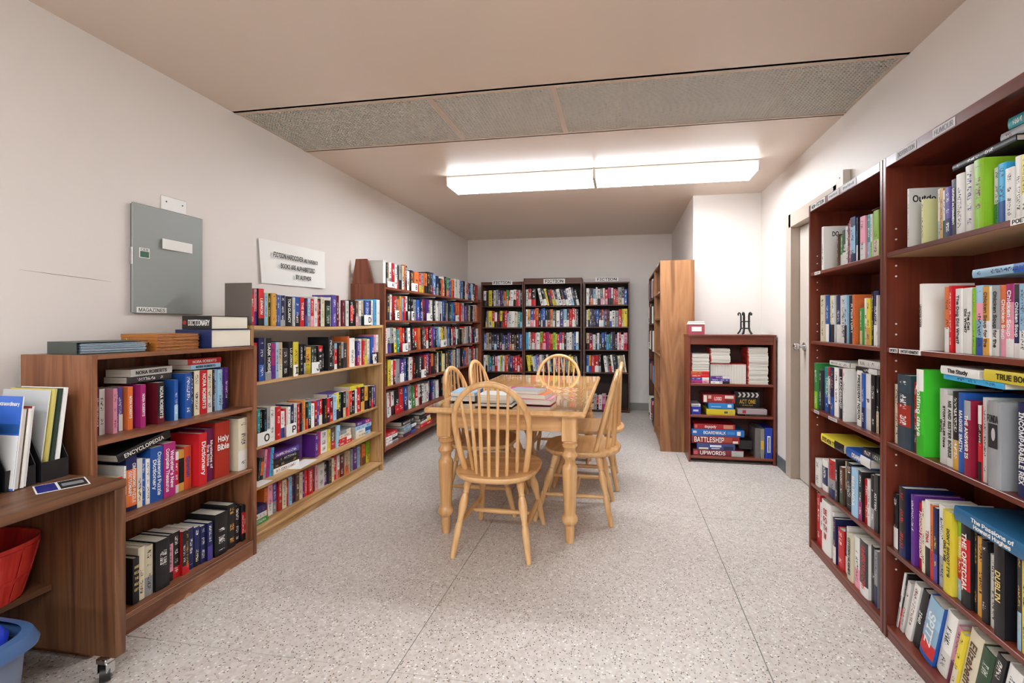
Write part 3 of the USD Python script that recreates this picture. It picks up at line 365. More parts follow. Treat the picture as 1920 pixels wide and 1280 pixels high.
BM2|B|6.175|1.155|0.02|-13007 273 245 w pb -8;-12682 355 245 O/w pb 3;-12270 445 245 b/i hc -8;-11915 241 245 r/w pb -3;-11563 438 257 o/r hc 1;-11167 329 225 k pb 6;-10873 236 245 b/w pb -7;-10560 365 257 b/n pb 10;-10229 274 245 k/w pb -13;-9904 352 245 k/r pb -13;-9528 378 245 o/t hc -12;-9175 303 225 a/w pb -6;-8930 162 235 k pb 9;-8592 491 225 w hc 5;-8097 475 245 n/P hc -3;-7612 472 245 c/w hc -4;-7201 325 251 k/w pb -13;-6833 387 245 r hc 9;-6438 378 257 r/w hc 8;-6165 145 245 s pb -6;-5943 275 245 k pb -14
BM3|B|6.175|0.84|0.02|-12974 340 235 C pb -3;-12640 303 241 w pb -12;-12381 192 241 k/e pb -8;-12067 411 235 r/w hc 10;-11771 157 225 i pb -7;-11429 501 235 w hc -12;-10965 403 247 l/o hc -13;-10526 453 235 r/i hc 3;-10073 428 241 m hc -4;-9769 157 225 r pb -1;-9496 365 215 o/r pb -12;-9110 383 235 l hc 5;-8828 157 215 y/w pb -8;-8563 348 215 r pb -1;-8239 277 235 P/w pb 8;-7931 313 235 r/w pb -9;-7599 327 225 k pb -10;-7221 405 235 w hc 0;-6861 291 241 w pb 7;-6550 306 225 e pb 9;-6249 272 241 b pb 10;-5928 345 247 w/c pb 10
BM4|B|6.175|0.532|0.02|-12625 399 225 y hc -13 ~-8;-12237 353 225 y/k pb -7 ~-8;-11874 348 205 w pb -13 ~-8;-11579 219 215 c pb 5 ~-8;-11287 342 231 P/e pb -8 ~-8;-11025 157 205 i/r pb -3 ~-8;-10766 336 231 w pb -9 ~-8;-10454 264 225 e pb 5 ~-8;-10159 301 225 k pb 10 ~-8;-9873 247 237 w pb -14 ~-8;-9593 290 205 c pb 6 ~-8;-9275 322 231 k pb 8 ~-8;-9013 178 231 k pb -3 ~-8;-8807 210 215 w pb -13 ~-8;-8533 315 225 r pb -4 ~-8;-8194 338 215 U pb -13 ~-8;-7893 241 215 w pb -6 ~-8;-7629 262 205 k pb 5 ~-8;-7294 385 237 e hc 6 ~-8;-7030 117 215 l pb -14 ~-8;-6902 117 225 d pb -1 ~-8;-6673 316 237 O pb -3 ~-8;-6354 298 215 y pb 5 ~-8;-6039 308 225 k pb -12 ~-8;-5814 117 215 w pb -13 ~-8
BR1|B|6.175|1.457|0.02|-4518 352 225 w pb -1;-4231 198 225 h/d pb -14;-3941 359 225 k/o pb 6;-3582 335 215 c/w pb -2;-3294 218 237 w pb -2;-2976 393 215 w/k hc -14;-2623 289 225 d/i pb -9;-2324 284 225 w pb -11;-1973 395 205 r/i hc -2;-1540 447 231 m/k hc -3;-1179 249 225 w/k pb 10;-863 360 215 r pb -10;-556 230 205 r pb -13;-156 545 231 e/t hc -10;263 268 237 k/w pb -2;627 435 205 b hc 4
BR2|B|6.175|1.156|0.02|-4581 227 230 w pb -12;-4340 229 242 y/k pb 5;-4094 239 242 P pb -9;-3819 288 242 k/d pb -7;-3529 267 236 n pb -2;-3185 397 236 b/n hc -8;-2811 328 230 k/w pb -9;-2499 270 236 r/w pb -8;-2283 139 210 C pb -2;-2052 299 236 u/h pb -9;-1716 348 230 k/h pb -3;-1391 277 210 w/b pb -10;-1020 441 220 w hc 9;-565 444 220 e hc -13;-135 392 236 r hc 10;210 274 242 y/q pb -13;602 485 242 y hc -4
BR3|B|6.175|0.845|0.02|-4495 398 225 t/k hc -9;-4073 423 225 u/r hc -2;-3643 414 205 w hc -12;-3330 188 215 k pb -3;-3084 279 225 w/c pb -3;-2789 286 205 d pb 0;-2424 421 231 b/k hc 2;-2086 231 237 n pb -13;-1824 270 205 C pb 6;-1546 263 215 g/a pb -12;-1287 231 237 P pb -4;-1008 302 237 k pb 2;-680 331 205 u/k pb -13;-384 237 231 w pb -2;-132 243 237 r/i pb -10;171 338 205 w pb -12;598 492 231 i/r hc 9
BR4|B|6.175|0.537|0.02|-4529 329 225 b/c pb -10;-4203 299 225 O/b pb 2;-3792 500 225 r hc -8;-3274 513 231 r/w hc -6;-2855 301 231 k/e pb 2;-1945 393 225 w hc -13 ~-7;-1641 190 215 e pb -9 ~-7;-1368 334 225 k/r pb -9 ~-7;-1052 273 237 w pb -6 ~-7;-693 421 237 d hc -4 ~-7;-361 219 225 k pb -9 ~-7;-67 346 225 q pb -11 ~-7;340 443 231 t hc -13 ~-7;659 171 237 w pb -3 ~-7
BR5|B|6.175|0.03|0.02|-4466 256 200 k pk -3;-4023 606 206 k/w hc -10;-3496 423 200 e pk -4;-3151 243 180 r/k pk 0;-2804 427 190 w pk -9;-2309 540 206 i/m hc 9;-1831 391 180 k/w pk -5;-1513 222 206 r/u pb -6;-1193 394 200 k pk 6;-761 445 206 w hc 7;-366 321 200 k/r pk 9
BL5|B|6.175|0.03|0.02|-19014 361 206 k pb -5;-18654 334 206 w pb -10;-18266 418 190 k pk -3;-17821 449 206 r hc 1;-17474 220 190 e pk -10;-17160 385 180 k pk -7;-16767 377 212 b hc -10;-16416 300 200 w pk -11;-16077 355 180 k pk 6;-15646 483 190 r pk 7;-15222 341 200 k pk -2;-14872 335 200 w pk -14;-14541 303 180 k pk 6;-14192 372 206 e pb -3;-13850 287 206 h pb 6
BM5|B|6.175|0.03|0.02|-12818 553 206 k hc 5;-12380 298 212 w pb 2;-12030 379 212 e hc 6;-11677 304 200 r pk 5;-11286 453 190 k pk 2;-10811 474 200 w pk -12;-10324 475 200 k pk 6;-9823 502 180 b pk 9;-9318 484 200 n pk 8;-8812 505 206 w hc -14;-8272 550 200 k pk -1;-7720 530 212 r hc 0;-7225 436 180 k pk 9;-6840 310 212 w pb 0;-6505 334 190 e pk -7;-6066 521 180 k pk -6
A1|R|0.996|1.466|0.03|24764 243 217 w hc 30 {DO};23764 111 159 h pb 1;23562 267 151 g/s pb -8;23200 410 169 G/s pb -5;22831 283 178 w pb 1;22601 133 187 n pb 5;22436 174 197 r pb 6;22116 444 203 n/c/n hc 10;21817 133 194 k/w hc 7;21660 141 140 k pb -4;21324 410 188 i/w hc 8;20964 273 187 a/c hc 1;20749 138 184 w/l pb 3;20470 402 192 l/q hc -1
A2|R|0.996|1.105|0.03|25275 451 237 q pb 7;24839 366 234 b/w pb 2;24530 225 231 y/k pb -2;24218 347 228 w/k pb 3;23778 432 227 n/w pb -4;23255 565 224 s pb -2;22848 227 220 c/k pb 7;22397 630 219 k pb -3 "A HISTORY"w;21957 208 219 o pb 14;21530 199 159 g/t pb 5;21298 224 200 w/q pb -3;21030 275 197 y/O pb 1;20800 111 222 k pb -4;20546 360 225 n/w hc -5;20309 79 206 w pb 4
A3|R|0.996|0.748|0.03|25916 407 241 g/l pb 14;25563 239 207 d pb 6;25040 514 227 a/b pb -5;24604 330 232 r/w/n pb 1;24220 385 234 n/b pb 6;23796 409 236 w pb 5;23376 382 234 k pb 2 "LEADERSHIP"w;22994 333 241 r/w/b pb 6;22724 185 242 w pb 20;21797 550 243 w hc -5 "PRESIDENT NIXON"k;21385 234 235 b/n pb 4;21057 383 236 w/s pb -1 "P"n;20704 284 235 k pb -1;20442 202 233 k/t pb -5
A4|R|0.996|0.352|0.02|26011 217 125 k hc 0;25564 579 139 w hc 8;24884 623 154 w/n/w hc 0;23959 644 182 r/r/e/n hc 8;23475 214 196 k hc 8;23081 310 176 h/G pb 5;22800 201 210 t/k pb -5;22396 557 216 k hc 0;21813 492 209 c hc 8 "BELINDA"w;21402 285 210 k/m pb 4;21089 298 187 r pb -6;20821 196 194 w pb -1;20581 242 221 k/e pb -3;20299 284 232 d pb -2 "KITTEN"w
A5|R|0.996|0.05|0.02|25708 424 254 r pb -2;25275 377 222 w/r pb 0;24568 975 258 w hc 8 "=SE_FO_TH_M"r;23934 210 232 s pb 2;23651 300 215 n/w hc 10;23175 600 185 r hc 2;22768 188 203 k/w pb -4;22557 209 222 w pb 0;22174 533 205 q hc 8 "CITIZEN HUGHES"k;21620 505 219 w/i hc 4;21009 674 228 d/d/w hc 8;20516 270 233 k pb -3;20250 224 227 e/n pb 1
B1|R|0.996|1.467|0.03|17884 98 205 s pb 26 {Outdo};17362 99 153 Y pb 12;16770 157 171 w/c pb -4;16599 160 166 O pb 2;16444 125 157 w/G pb 3;16228 268 161 P/n hc 6;15991 182 178 k pb 5 "DIVINE ALIGNMENT"w;15713 317 186 w hc 6;15355 355 200 s hc 3;15107 119 193 b/w pb 4;14860 354 200 l hc 14;14502 189 164 w/g pb -6;14257 282 167 C/b hc -1;13973 252 145 w pb 3;13734 209 168 w hc -1;13513 217 165 y/w hc 2
B2|R|0.996|1.105|0.03|17179 161 225 w hc 26 "LEADING DOGS"k;16443 128 184 O pb -4;16250 222 207 o/w pb 7;16061 121 209 r pb 10;15769 224 198 w pb 7 "The Dog Did What?"k;15478 326 198 w pb 1 "The Cat Did What?"k;15199 92 195 l pb 4;15001 289 201 c/i/c/b hc 2;14726 238 196 O/O/w/O pb 5 "Chicken Soup for the"h;14477 233 196 e/s pb -1 "Chicken Soup for the"k;14232 230 196 o/i pb -4 "Chicken Soup"w;13980 247 197 m/i/i/w pb 1 "Chicken Soup for"w;13747 195 194 d/n/w pb 1 "Chicken Soup"w;13550 177 193 c/w pb 5;13356 188 190 w/r pb 6
B3|R|0.996|0.748|0.02|18815 406 221 q hc -2;18203 770 263 Z/Z/v/Z/Z hc 12;17723 145 243 v/h pb 3;17579 114 237 g/w pb -3;17476 63 239 w pb -4;17246 369 292 w/L/L/L hc 16 "golfing days"w;16375 341 239 s hc -1 "STORYTELLER Dave Grohl"k;16047 279 223 w pb 1 "ME AND SISTER BOBBIE"k;15761 257 239 k/O hc 4;15485 263 239 b hc 6 "MAGGIE SMITH"w;15144 251 221 e/x/x/x hc 14 "THE ANSWER IS"w;14765 130 214 w/k/r/k pb 8;14624 132 239 s pb 5;14475 148 228 k pb -3 "TELL ME TO MY FACE"w;14159 448 235 e hc 14 "=FONDA"k;13441 296 244 n hc 2 "INCOMPARABLE REX"w;13153 241 253 w hc -3
B4|R|0.996|0.352|0.02|18955 280 204 k/w hc -2;18269 380 253 k/k/n hc 14;17735 216 245 p hc 10;17467 271 226 r hc -2 "FINDING FREEDOM"w;17248 144 241 q pb 6;17030 268 252 w/k pb 5 "TINA"r;16814 130 247 o/r pb 7;16641 182 243 n/P pb 7;16384 267 263 w/e hc 3;16026 386 258 y hc 10 "DON'T SHOOT IT'S ONLY ME"k;15706 214 255 l/y/r/c hc -4;15348 369 256 k/r/k hc 5 "THE OFFICIAL"w;15088 115 254 k hc -4;14880 249 229 O pb -3;14634 207 231 k hc 5;14371 286 203 s hc -1;14039 347 259 k hc 12 "DUBLIN"y;13534 118 259 d/c hc 3;13371 196 252 y hc 2
B5|R|0.996|0.05|0.03|19075 90 235 w/e hc -1 ~13 "EXTREMES"k;18979 90 235 k/r hc -4 ~13;18821 214 215 s hc -3 ~14;18406 328 235 w hc -1 ~15;18000 323 235 k hc -3 ~15 "1940"w;17758 119 220 p/k hc -2 ~15;17326 680 235 c/c/c/r/b hc 5 ~15 "SPITZ"w;16720 463 235 w/s hc -5 ~14;16335 216 215 i/u hc -4 ~14;16105 209 210 y/q hc 4 ~14;15719 511 240 q hc -5 ~14 "Elizabeth"h;15195 458 220 G hc -3 ~13;14768 322 240 k hc 0 ~13;14354 436 235 w hc -4 ~13'''
# ================================================================== BOOKS
PAL = dict(k='#1c1b1e', d='#38363a', w='#ecebe6', s='#d6d4cf', q='#e3d9bd', e='#9b9da0', r='#cc2128', R='#e05433', v='#a82d20', U='#6e1526', u='#6c1a4c', b='#2659ab', n='#1d2456', c='#9cc4e0', C='#3fa9dc', g='#3d9148', G='#2b4a30',
           l='#8fc32b', y='#e6d23f', O='#d9a347', o='#e2753a', p='#5b2a86', P='#56489b', m='#b02a78', i='#e79aae', t='#c9b08a', h='#5e4032', a='#2d8c90', L='#3cb52c', Q='#2a6690', x='#8e1f38', Z='#2f4450', Y='#d9d9a0')
NAM = dict(k='black', d='charcoal', w='white', s='off-white', q='cream', e='grey', r='red', R='orange-red', v='brick-red', U='maroon', u='plum', b='blue', n='navy', c='pale-blue', C='sky-blue', g='green', G='dark-green',
           l='lime-green', y='yellow', O='gold', o='orange', p='purple', P='violet', m='magenta', i='pink', t='tan', h='brown', a='teal', L='bright-green', Q='steel-blue', x='crimson', Z='slate-blue', Y='pale-yellow')
LIN = {k: np.array(lin(v)) for k, v in PAL.items()}
ORD = 'first second third fourth fifth sixth seventh eighth ninth tenth eleventh twelfth thirteenth fourteenth fifteenth sixteenth seventeenth eighteenth nineteenth twentieth'.split()
TENS = {2: 'twent', 3: 'thirt', 4: 'fort', 5: 'fift', 6: 'sixt'}
def ordinal(n):
    if n <= 20: return ORD[n - 1]
    return TENS[n // 10] + 'ieth' if n % 10 == 0 else TENS[n // 10] + 'y-' + ORD[n % 10 - 1]
KIND = dict(hc=('hardcover_book', 'hardcover'), pb=('paperback_book', 'paperback'), pk=('pocket_paperback', 'pocket paperback'))
DARKC = set('kdnUuphGPvbgraLQxZ')
def vmesh(path, V, F, bc, pv, pc, mat):
    m = UsdGeom.Mesh.Define(stage, path); V = np.asarray(V, np.float32); F = np.asarray(F, np.int32)
    m.CreatePointsAttr(Vt.Vec3fArray.FromNumpy(V)); m.CreateFaceVertexCountsAttr(Vt.IntArray.FromNumpy(np.full(len(F), F.shape[1], np.int32))); m.CreateFaceVertexIndicesAttr(Vt.IntArray.FromNumpy(F.ravel())); m.CreateSubdivisionSchemeAttr('none')
    api = UsdGeom.PrimvarsAPI(m)
    for n, a in (('bc', bc), ('pv', pv), ('pc', pc)): api.CreatePrimvar(n, Sdf.ValueTypeNames.Color3fArray, 'vertex').Set(Vt.Vec3fArray.FromNumpy(np.asarray(a, np.float32)))
    UsdShade.MaterialBindingAPI.Apply(m.GetPrim()).Bind(mat); return m
def cover_mesh(path, t, D, h, cols, hard, seed, pr, ink, mat=None):
    """a bound cover: two boards and a spine, rounded on a hardcover; the spine carries bands of colour (top first)"""
    th = .0026 if hard else .0011; bulge = min(.0045, t * .085) if hard else min(.0012, t * .05); nseg = 6 if hard else 2
    V, F, BC, PV = [], [], [], []
    def quad(P, col, pv=None):
        i = len(V); V.extend(P); F.append([i, i + 1, i + 2, i + 3]); BC.extend([col] * 4); PV.extend(pv or [(2., 2., 0.)] * 4)
    def box(x0, x1, y0, y1, z0, z1, col):
        a = [(x, y, z) for z in (z0, z1) for y in (y0, y1) for x in (x0, x1)]
        for q in ((0, 2, 3, 1), (4, 5, 7, 6), (0, 1, 5, 4), (2, 6, 7, 3), (0, 4, 6, 2), (1, 3, 7, 5)): quad([a[k] for k in q], col)
    body = cols[-1] if len(cols) in (3, 5) else cols[len(cols) // 2] if len(cols) != 2 else cols[0]
    box(-t / 2, -t / 2 + th, .002, D, 0, h, body); box(t / 2 - th, t / 2, .002, D, 0, h, body)
    us = np.linspace(0, 1, nseg + 1); xs = -t / 2 + us * t; ys = -bulge * (1 - (2 * us - 1) ** 2) + .002; yi = ys + th
    zb = np.linspace(h, 0, len(cols) + 1)
    if len(cols) == 2: zb = np.array([h, h * .38, 0]) if seed % 2 else np.array([h, h * .72, 0])
    if len(cols) == 3: zb = np.array([h, h * .8, h * .2, 0])
    if len(cols) == 5: zb = np.array([h, h * .76, h * .6, h * .3, h * .08, 0])
    for b, col in enumerate(cols):
        for s in range(nseg):
            quad([(xs[s], ys[s], zb[b + 1]), (xs[s + 1], ys[s + 1], zb[b + 1]), (xs[s + 1], ys[s + 1], zb[b]), (xs[s], ys[s], zb[b])], col, [(us[s], zb[b + 1] / h if pr else 2., seed), (us[s + 1], zb[b + 1] / h if pr else 2., seed), (us[s + 1], zb[b] / h if pr else 2., seed), (us[s], zb[b] / h if pr else 2., seed)])
    for s in range(nseg):
        quad([(xs[s], ys[s], h), (xs[s + 1], ys[s + 1], h), (xs[s + 1], yi[s + 1], h), (xs[s], yi[s], h)], cols[0]); quad([(xs[s], yi[s], 0), (xs[s + 1], yi[s + 1], 0), (xs[s + 1], ys[s + 1], 0), (xs[s], ys[s], 0)], cols[-1])
        quad([(xs[s + 1], yi[s + 1], 0), (xs[s], yi[s], 0), (xs[s], yi[s], h), (xs[s + 1], yi[s + 1], h)], body)
    vmesh(path, V, F, BC, PV, [ink] * len(V), mat or BOOK)
    return th, bulge
NB = [0]
def make_book(loc, rz, t, h, D, codes, kind, label, ry=0., title=None, tc='w', pr=True, group=None, rx=0., name=None, bookcat='book', fine=True, front=None):
    """upright book: origin at the foot of its spine, spine towards local -y"""
    NB[0] += 1; seed = NB[0]; rs = random.Random(seed)
    p = thing(name or KIND[kind][0], label, bookcat, loc, rz, group, ry, rx); cols = [np.clip(LIN[c] * rs.uniform(.82, 1.12), 0, .9) for c in codes]
    main = codes[len(codes) // 2] if len(codes) != 2 else codes[0]
    ink = LIN['w'] if main in DARKC else LIN[rs.choice('kkndU')]
    if main in 'kdn' and rs.random() < .3: ink = LIN[rs.choice('yOrC')]
    pr = pr and not title
    th, bu = cover_mesh(uname(p, 'cover'), t, D, h, cols, kind == 'hc', seed % 97 + .5, pr, ink, BOOKF if fine else BOOK)
    ins = .004 if kind == 'hc' else .0004
    part(p, 'pages', bx(-t / 2 + th, t / 2 - th, .006, D - ins, ins if kind == 'hc' else .0003, h - ins), PAGES)
    if front: part(p, 'front_lettering', text(front, .022, (t / 2 + .0003, D * .36, h * .82), (0, 1, 0), (0, 0, 1), .0145 * len(front)), INKS['k'])
    if title and title[0] == '=':
        ls = title[1:].split('_'); gap = h * (.62 if len(ls) > 3 else .3) / len(ls); z0 = h * (.80 if len(ls) > 3 else .70)
        if ls == ['FONDA']:
            z0 = h * .80; part(p, 'portrait_print', bx(-t * .34, t * .34, -bu + .0008, -bu + .0014, h * .46, h * .74), plain('portrait_black', '#26262a', .4)); face = trimesh.creation.icosphere(2, 1.); face.vertices = face.vertices * (t * .15, .0004, h * .075) + (t * .04, -bu + .0008, h * .62); part(p, 'portrait_print', face, plain('portrait_pale', '#b9b7b4', .4))
        part(p, 'title', cat_([text(l, min(gap * .68, t * .42), (0, -bu + .0008, z0 - i * gap), (1, 0, 0), (0, 0, 1), t * min(.8, .17 * len(l) + .06)) for i, l in enumerate(ls)]), INKS[tc])
    elif title:
        w = h * (.80 if len(title) > 9 else .62); cap = min(t * .46, w / max(4, len(title)) * 1.45); words = title.split()
        if len(title) > 15 and t > .03:
            k = (len(words) + 1) // 2; ls = [' '.join(words[:k]), ' '.join(words[k:])]; cap = t * .27
            ms = [text(l, cap, ((.19 - .38 * i) * t, -bu * .8 + .0012, h * .5), (0, 0, -1), (1, 0, 0), min(w, len(l) * cap * .9)) for i, l in enumerate(ls)]
            part(p, 'title', cat_(ms), INKS[tc])
        else: part(p, 'title', text(title, cap, (0, -bu + .0012, h * .52), (0, 0, -1), (1, 0, 0), min(w, len(title) * cap * .85)), INKS[tc])
    return p
CASE = {'FL': 'low walnut bookcase', 'S': 'light oak bookcase', 'W': 'wall-hung bookcase', 'BL': 'left back bookcase', 'BM': 'middle back bookcase', 'BR': 'right back bookcase', 'A': 'far mahogany bookcase', 'B': 'near mahogany bookcase'}
LEV = {1: 'top', 2: 'second', 3: 'third', 4: 'fourth', 5: 'fifth'}
for line in BOOKS.strip().split('\n'):
    rid, sd, co, zs, setb, ents = line.split('|'); co, zs, setb = float(co), float(zs), float(setb)
    case = rid.rstrip('b').rstrip('12345'); lev = LEV[int(''.join(c for c in rid if c.isdigit()))]; base = nlast if rid == 'W1b' else 0
    if (case, lev) in (('FL', 'third'), ('S', 'fifth'), ('A', 'fifth'), ('B', 'fifth'), ('BL', 'fifth'), ('BM', 'fifth'), ('BR', 'fifth')): lev = 'bottom'
    ents = ents.split(';'); nlast = len(ents)
    for i, e in enumerate(ents):
        title = tc = front = None
        if '{' in e: a, front = e.split('{'); front, e2 = front.split('}'); e = a + e2
        if '"' in e: a = e.split('"'); e, title, tc = a[0], a[1], a[2].strip() or 'w'
        tk = e.split(); c, t, h, codes, kind, pro = int(tk[0]) / 1e4, int(tk[1]) / 1e4, int(tk[2]) / 1e3, tk[3].split('/'), tk[4], int(tk[5]) / 1e3
        lean = int(tk[6][1:]) if len(tk) > 6 else 0
        D = {'hc': .155, 'pb': .138, 'pk': .106}[kind]; sp = max(setb - pro, .004); D = min(D, {'B': .205, 'L': .27, 'R': .275}[sd] - sp)
        if lean: t *= math.cos(math.radians(lean)) * .985
        z = zs + .0004 + t / 2 * abs(math.sin(math.radians(lean)))
        if case == 'S' and lev == 'top': z -= .010 * (1 - ((c - 2.7695) / .6735) ** 2)
        loc, rz = {'L': ((co - sp, c, z), 90), 'R': ((co + sp, c, z), -90), 'B': ((c, co + sp, z), 0)}[sd]
        cn = NAM[codes[0]] if len(set(codes)) == 1 else None
        if cn is None:
            o = []
            for q in codes:
                if NAM[q] not in o: o.append(NAM[q])
            cn = ' and '.join(o[:2])
        label = f'{cn} {KIND[kind][1]}, {ordinal(i + 1 + base)} from left, {lev} shelf of {CASE[case]}'
        make_book(loc, rz, t, h, D, codes, kind, label, ry=lean, title=title, tc=tc, fine=case in ('FL', 'S', 'A', 'B'), front=front, group=f'books on the {lev} shelf, {CASE[case]}')
# books lying flat: (place of the spine's middle, turn, thickness, length, depth, colours, kind, label, title); spine faces as the turn says
def lying(x, y, z, rz, t, h, D, codes, kind, label, title=None, tc='w', ry=-90., group=None, rx=0.):
    a = math.radians(rz); dx, dy = math.cos(a), math.sin(a)     # local +x in the world; a lying book's length runs along it
    return make_book((x + dx * h / 2, y + dy * h / 2, z + t / 2), rz, t, h, D, codes.split('/'), kind, label, ry=ry, title=title, tc=tc, group=group)
LQ = -1.8715
lying(-1.975, 1.625, .952, 92, .026, .19, .11, 'd', 'pk', 'charcoal paperback lying flat on upright books, low walnut bookcase, under a silver one')
lying(-1.968, 1.628, .979, 96, .030, .19, .11, 's', 'pk', 'silver paperback lying on a charcoal one, top shelf of low walnut bookcase', 'NORA ROBERTS', 'k')
lying(-1.972, 1.885, .981, 90, .022, .16, .11, 'c', 'pk', 'grey-blue paperback lying under a red one, top shelf of low walnut bookcase', 'NORA ROBERTS', 'k')
lying(-1.972, 1.88, 1.0035, 90, .027, .175, .11, 'r', 'pk', 'red paperback lying uppermost over upright books, top shelf of low walnut bookcase', 'NORA ROBERTS', 'w')
lying(-1.93, 1.415, .4505, 90, .045, .115, .15, 'w/i', 'pb', 'white paperback lying lowest at the cart end, second shelf of low walnut bookcase')
lying(-1.93, 1.412, .497, 90, .048, .11, .15, 'q/i', 'pb', 'cream paperback lying second in the pile by the cart, low walnut bookcase')
lying(-1.925, 1.42, .5475, 90, .052, .115, .15, 'q/r', 'hc', 'thick grey-paged hardcover with red spine lying on the pile by the cart')
make_book((-1.925, 1.668, .722), 90, .034, .215, .14, ['k'], 'hc', 'black reference hardcover tipped across other books, second shelf of low walnut bookcase', ry=-104, title='ENCYCLOPEDIA', tc='w')
lying(-1.99, 2.905, .683, 90, .028, .16, .11, 'P/e', 'pk', 'violet and grey paperback lying over upright books, third shelf of light oak bookcase')
lying(-1.98, 3.16, .697, 92, .032, .19, .13, 'y', 'pb', 'yellow paperback lying over upright books, third shelf of light oak bookcase')
for k, (cc, tt, ti) in enumerate((('w', .034, None), ('k', .028, None), ('k', .028, None), ('p/P', .033, None))): lying(-1.985, 2.434, .3175 + (0, .0345, .063, .0915)[k], 90, tt, .21, .14, cc, 'hc' if k == 0 else 'pb', ('white hardcover lying lowest of four', 'black paperback lying second of four', 'black paperback lying third of four', 'purple paperback lying uppermost of four')[k] + ' in the pile, fourth shelf of light oak bookcase', ti, 'w')
make_book((-2.055, 2.655, .3175), 128, .03, .18, .13, ['p'], 'hc', 'purple hardcover stood half face out, fourth shelf of light oak bookcase', title=None)
for k, (cc, w_) in enumerate((('r', .17), ('r/w', .16), ('q', .15), ('e/q', .15))): lying(-1.985, 3.02, .3175 + k * .0262, 91 + k, .0255, w_, .13, cc, 'pk', ('orange-red paperback lowest of four lying', 'red paperback second of four lying', 'cream paperback third of four lying', 'grey paperback uppermost of four lying')[k] + ' in the shorter pile, light oak bookcase')
for k, (cc, w_) in enumerate((('q/c', .2), ('w/b', .2), ('c', .215), ('p/m', .19))): lying(-1.99, 3.265, .3175 + k * .0305, 90 - k, .03, w_, .14, cc, 'pb', ('cream paperback lowest of four lying', 'white paperback second of four lying', 'pale-blue paperback third of four lying', 'purple paperback uppermost of four lying')[k] + ' by the end panel, light oak bookcase')
lying(-2.0, 2.235, .0705, 90, .03, .14, .12, 'g', 'pb', 'green paperback lying at the walnut bookcase end, bottom shelf of light oak bookcase')
lying(-2.0, 2.23, .101, 90, .03, .13, .12, 'w', 'pb', 'white paperback lying on a green one, bottom shelf of light oak bookcase')
lying(-2.0, 2.232, .1315, 90, .04, .13, .12, 'n', 'pb', 'navy paperback lying over white and green ones, bottom shelf of light oak bookcase')
make_book((-2.035, 2.33, .0705), 90, .024, .17, .11, ['o'], 'pk', 'orange paperback at the near end, bottom shelf of light oak bookcase')
LW = (('w/e', 3.64, .1555, .022, .26), ('w/k', 3.64, .1785, .024, .25), ('w', 3.65, .2035, .026, .24), ('r', 3.64, .2305, .03, .22), ('n/b', 4.0, .1555, .028, .25), ('e/n', 4.0, .1845, .026, .25), ('c/w', 4.01, .2115, .028, .24), ('e/k', 3.98, .2405, .022, .27), ('k', 3.97, .2635, .04, .28),
      ('r', 4.36, .1555, .04, .26), ('w/y', 4.36, .1965, .024, .24), ('k/q', 4.35, .2215, .03, .25), ('k', 4.34, .2525, .034, .25), ('e/k', 4.36, .2875, .022, .24))
for k, (cc, y, z, tt, hh) in enumerate(LW): lying(-1.965, y, z, 90 + (k % 3 - 1) * 2, tt, hh, .19, cc, 'hc', f'{NAM[cc[0]]} hardcover lying {ordinal((k if k < 4 else k - 4 if k < 9 else k - 9) + 1)} from below in the {("near", "middle", "far")[0 if k < 4 else 1 if k < 9 else 2]} pile, wall-hung bookcase bottom', group='books lying on the bottom of the wall-hung bookcase')
make_book((-1.96, 3.53, 1.5035), 90, .045, .225, .16, ['w'], 'hc', 'large white hardcover at the near end, top of wall-hung bookcase', pr=False)
# ------------------------------------------------------------------ books lying across the right-hand rows
XF = 1.03
lying(XF, 2.37, .992, -90, .022, .20, .15, 'w', 'pb', 'white paperback lying across the row, third shelf of far mahogany bookcase')
lying(XF, 2.13, .985, -90, .022, .17, .15, 'k/w', 'pb', 'black paperback lying across the row, third shelf of far mahogany bookcase')
lying(XF + .01, 2.12, 1.008, -90, .030, .19, .15, 's', 'pb', 'off-white paperback lying on a black one, third shelf of far mahogany bookcase')
lying(XF - .015, 2.41, .594, -90, .040, .235, .16, 'y/k', 'hc', 'yellow and black hardcover lying across the row, fourth shelf of far mahogany bookcase', 'STEVEN TYLER', 'k')
lying(XF - .015, 2.165, .594, -90, .040, .20, .16, 'b/w', 'hc', 'blue and white hardcover lying across the row, fourth shelf of far mahogany bookcase', 'DIANA', 'w')
lying(XF - .01, 2.05, .635, -90, .034, .16, .16, 'k/G', 'hc', 'black and green hardcover lying uppermost, fourth shelf of far mahogany bookcase')
lying(XF + .02, 1.53, 1.686, -92, .020, .25, .18, 'k', 'hc', 'thin black hardcover lying across the row, top shelf of near mahogany bookcase')
lying(XF + .03, 1.37, 1.707, -90, .024, .21, .17, 'e', 'hc', 'grey hardcover lying on a black one, top shelf of near mahogany bookcase')
lying(XF + .03, 1.35, 1.732, -88, .030, .19, .16, 'a', 'hc', 'teal hardcover lying uppermost, top shelf of near mahogany bookcase')
lying(XF, 1.42, 1.331, -90, .024, .23, .16, 'c/b', 'hc', 'pale-blue hardcover lying across the row, second shelf of near mahogany bookcase')
lying(XF - .015, 1.52, 1.019, -93, .016, .25, .17, 'C', 'pb', 'thin sky-blue paperback lying across the row, third shelf of near mahogany bookcase')
lying(XF - .02, 1.56, 1.036, -93, .026, .17, .17, 'w', 'hc', 'white hardcover lying on a sky-blue one, third shelf of near mahogany bookcase', 'The Study', 'k')
lying(XF - .02, 1.365, 1.036, -91, .032, .20, .17, 'y', 'hc', 'yellow hardcover lying over the row, third shelf of near mahogany bookcase', 'TRUE BOO', 'k')
lying(XF - .03, 1.42, .599, -92, .042, .30, .17, 'Q', 'hc', 'thick steel-blue hardcover lying over the row, fourth shelf of near mahogany bookcase', 'The Passions of Howard Hughes', 'w')
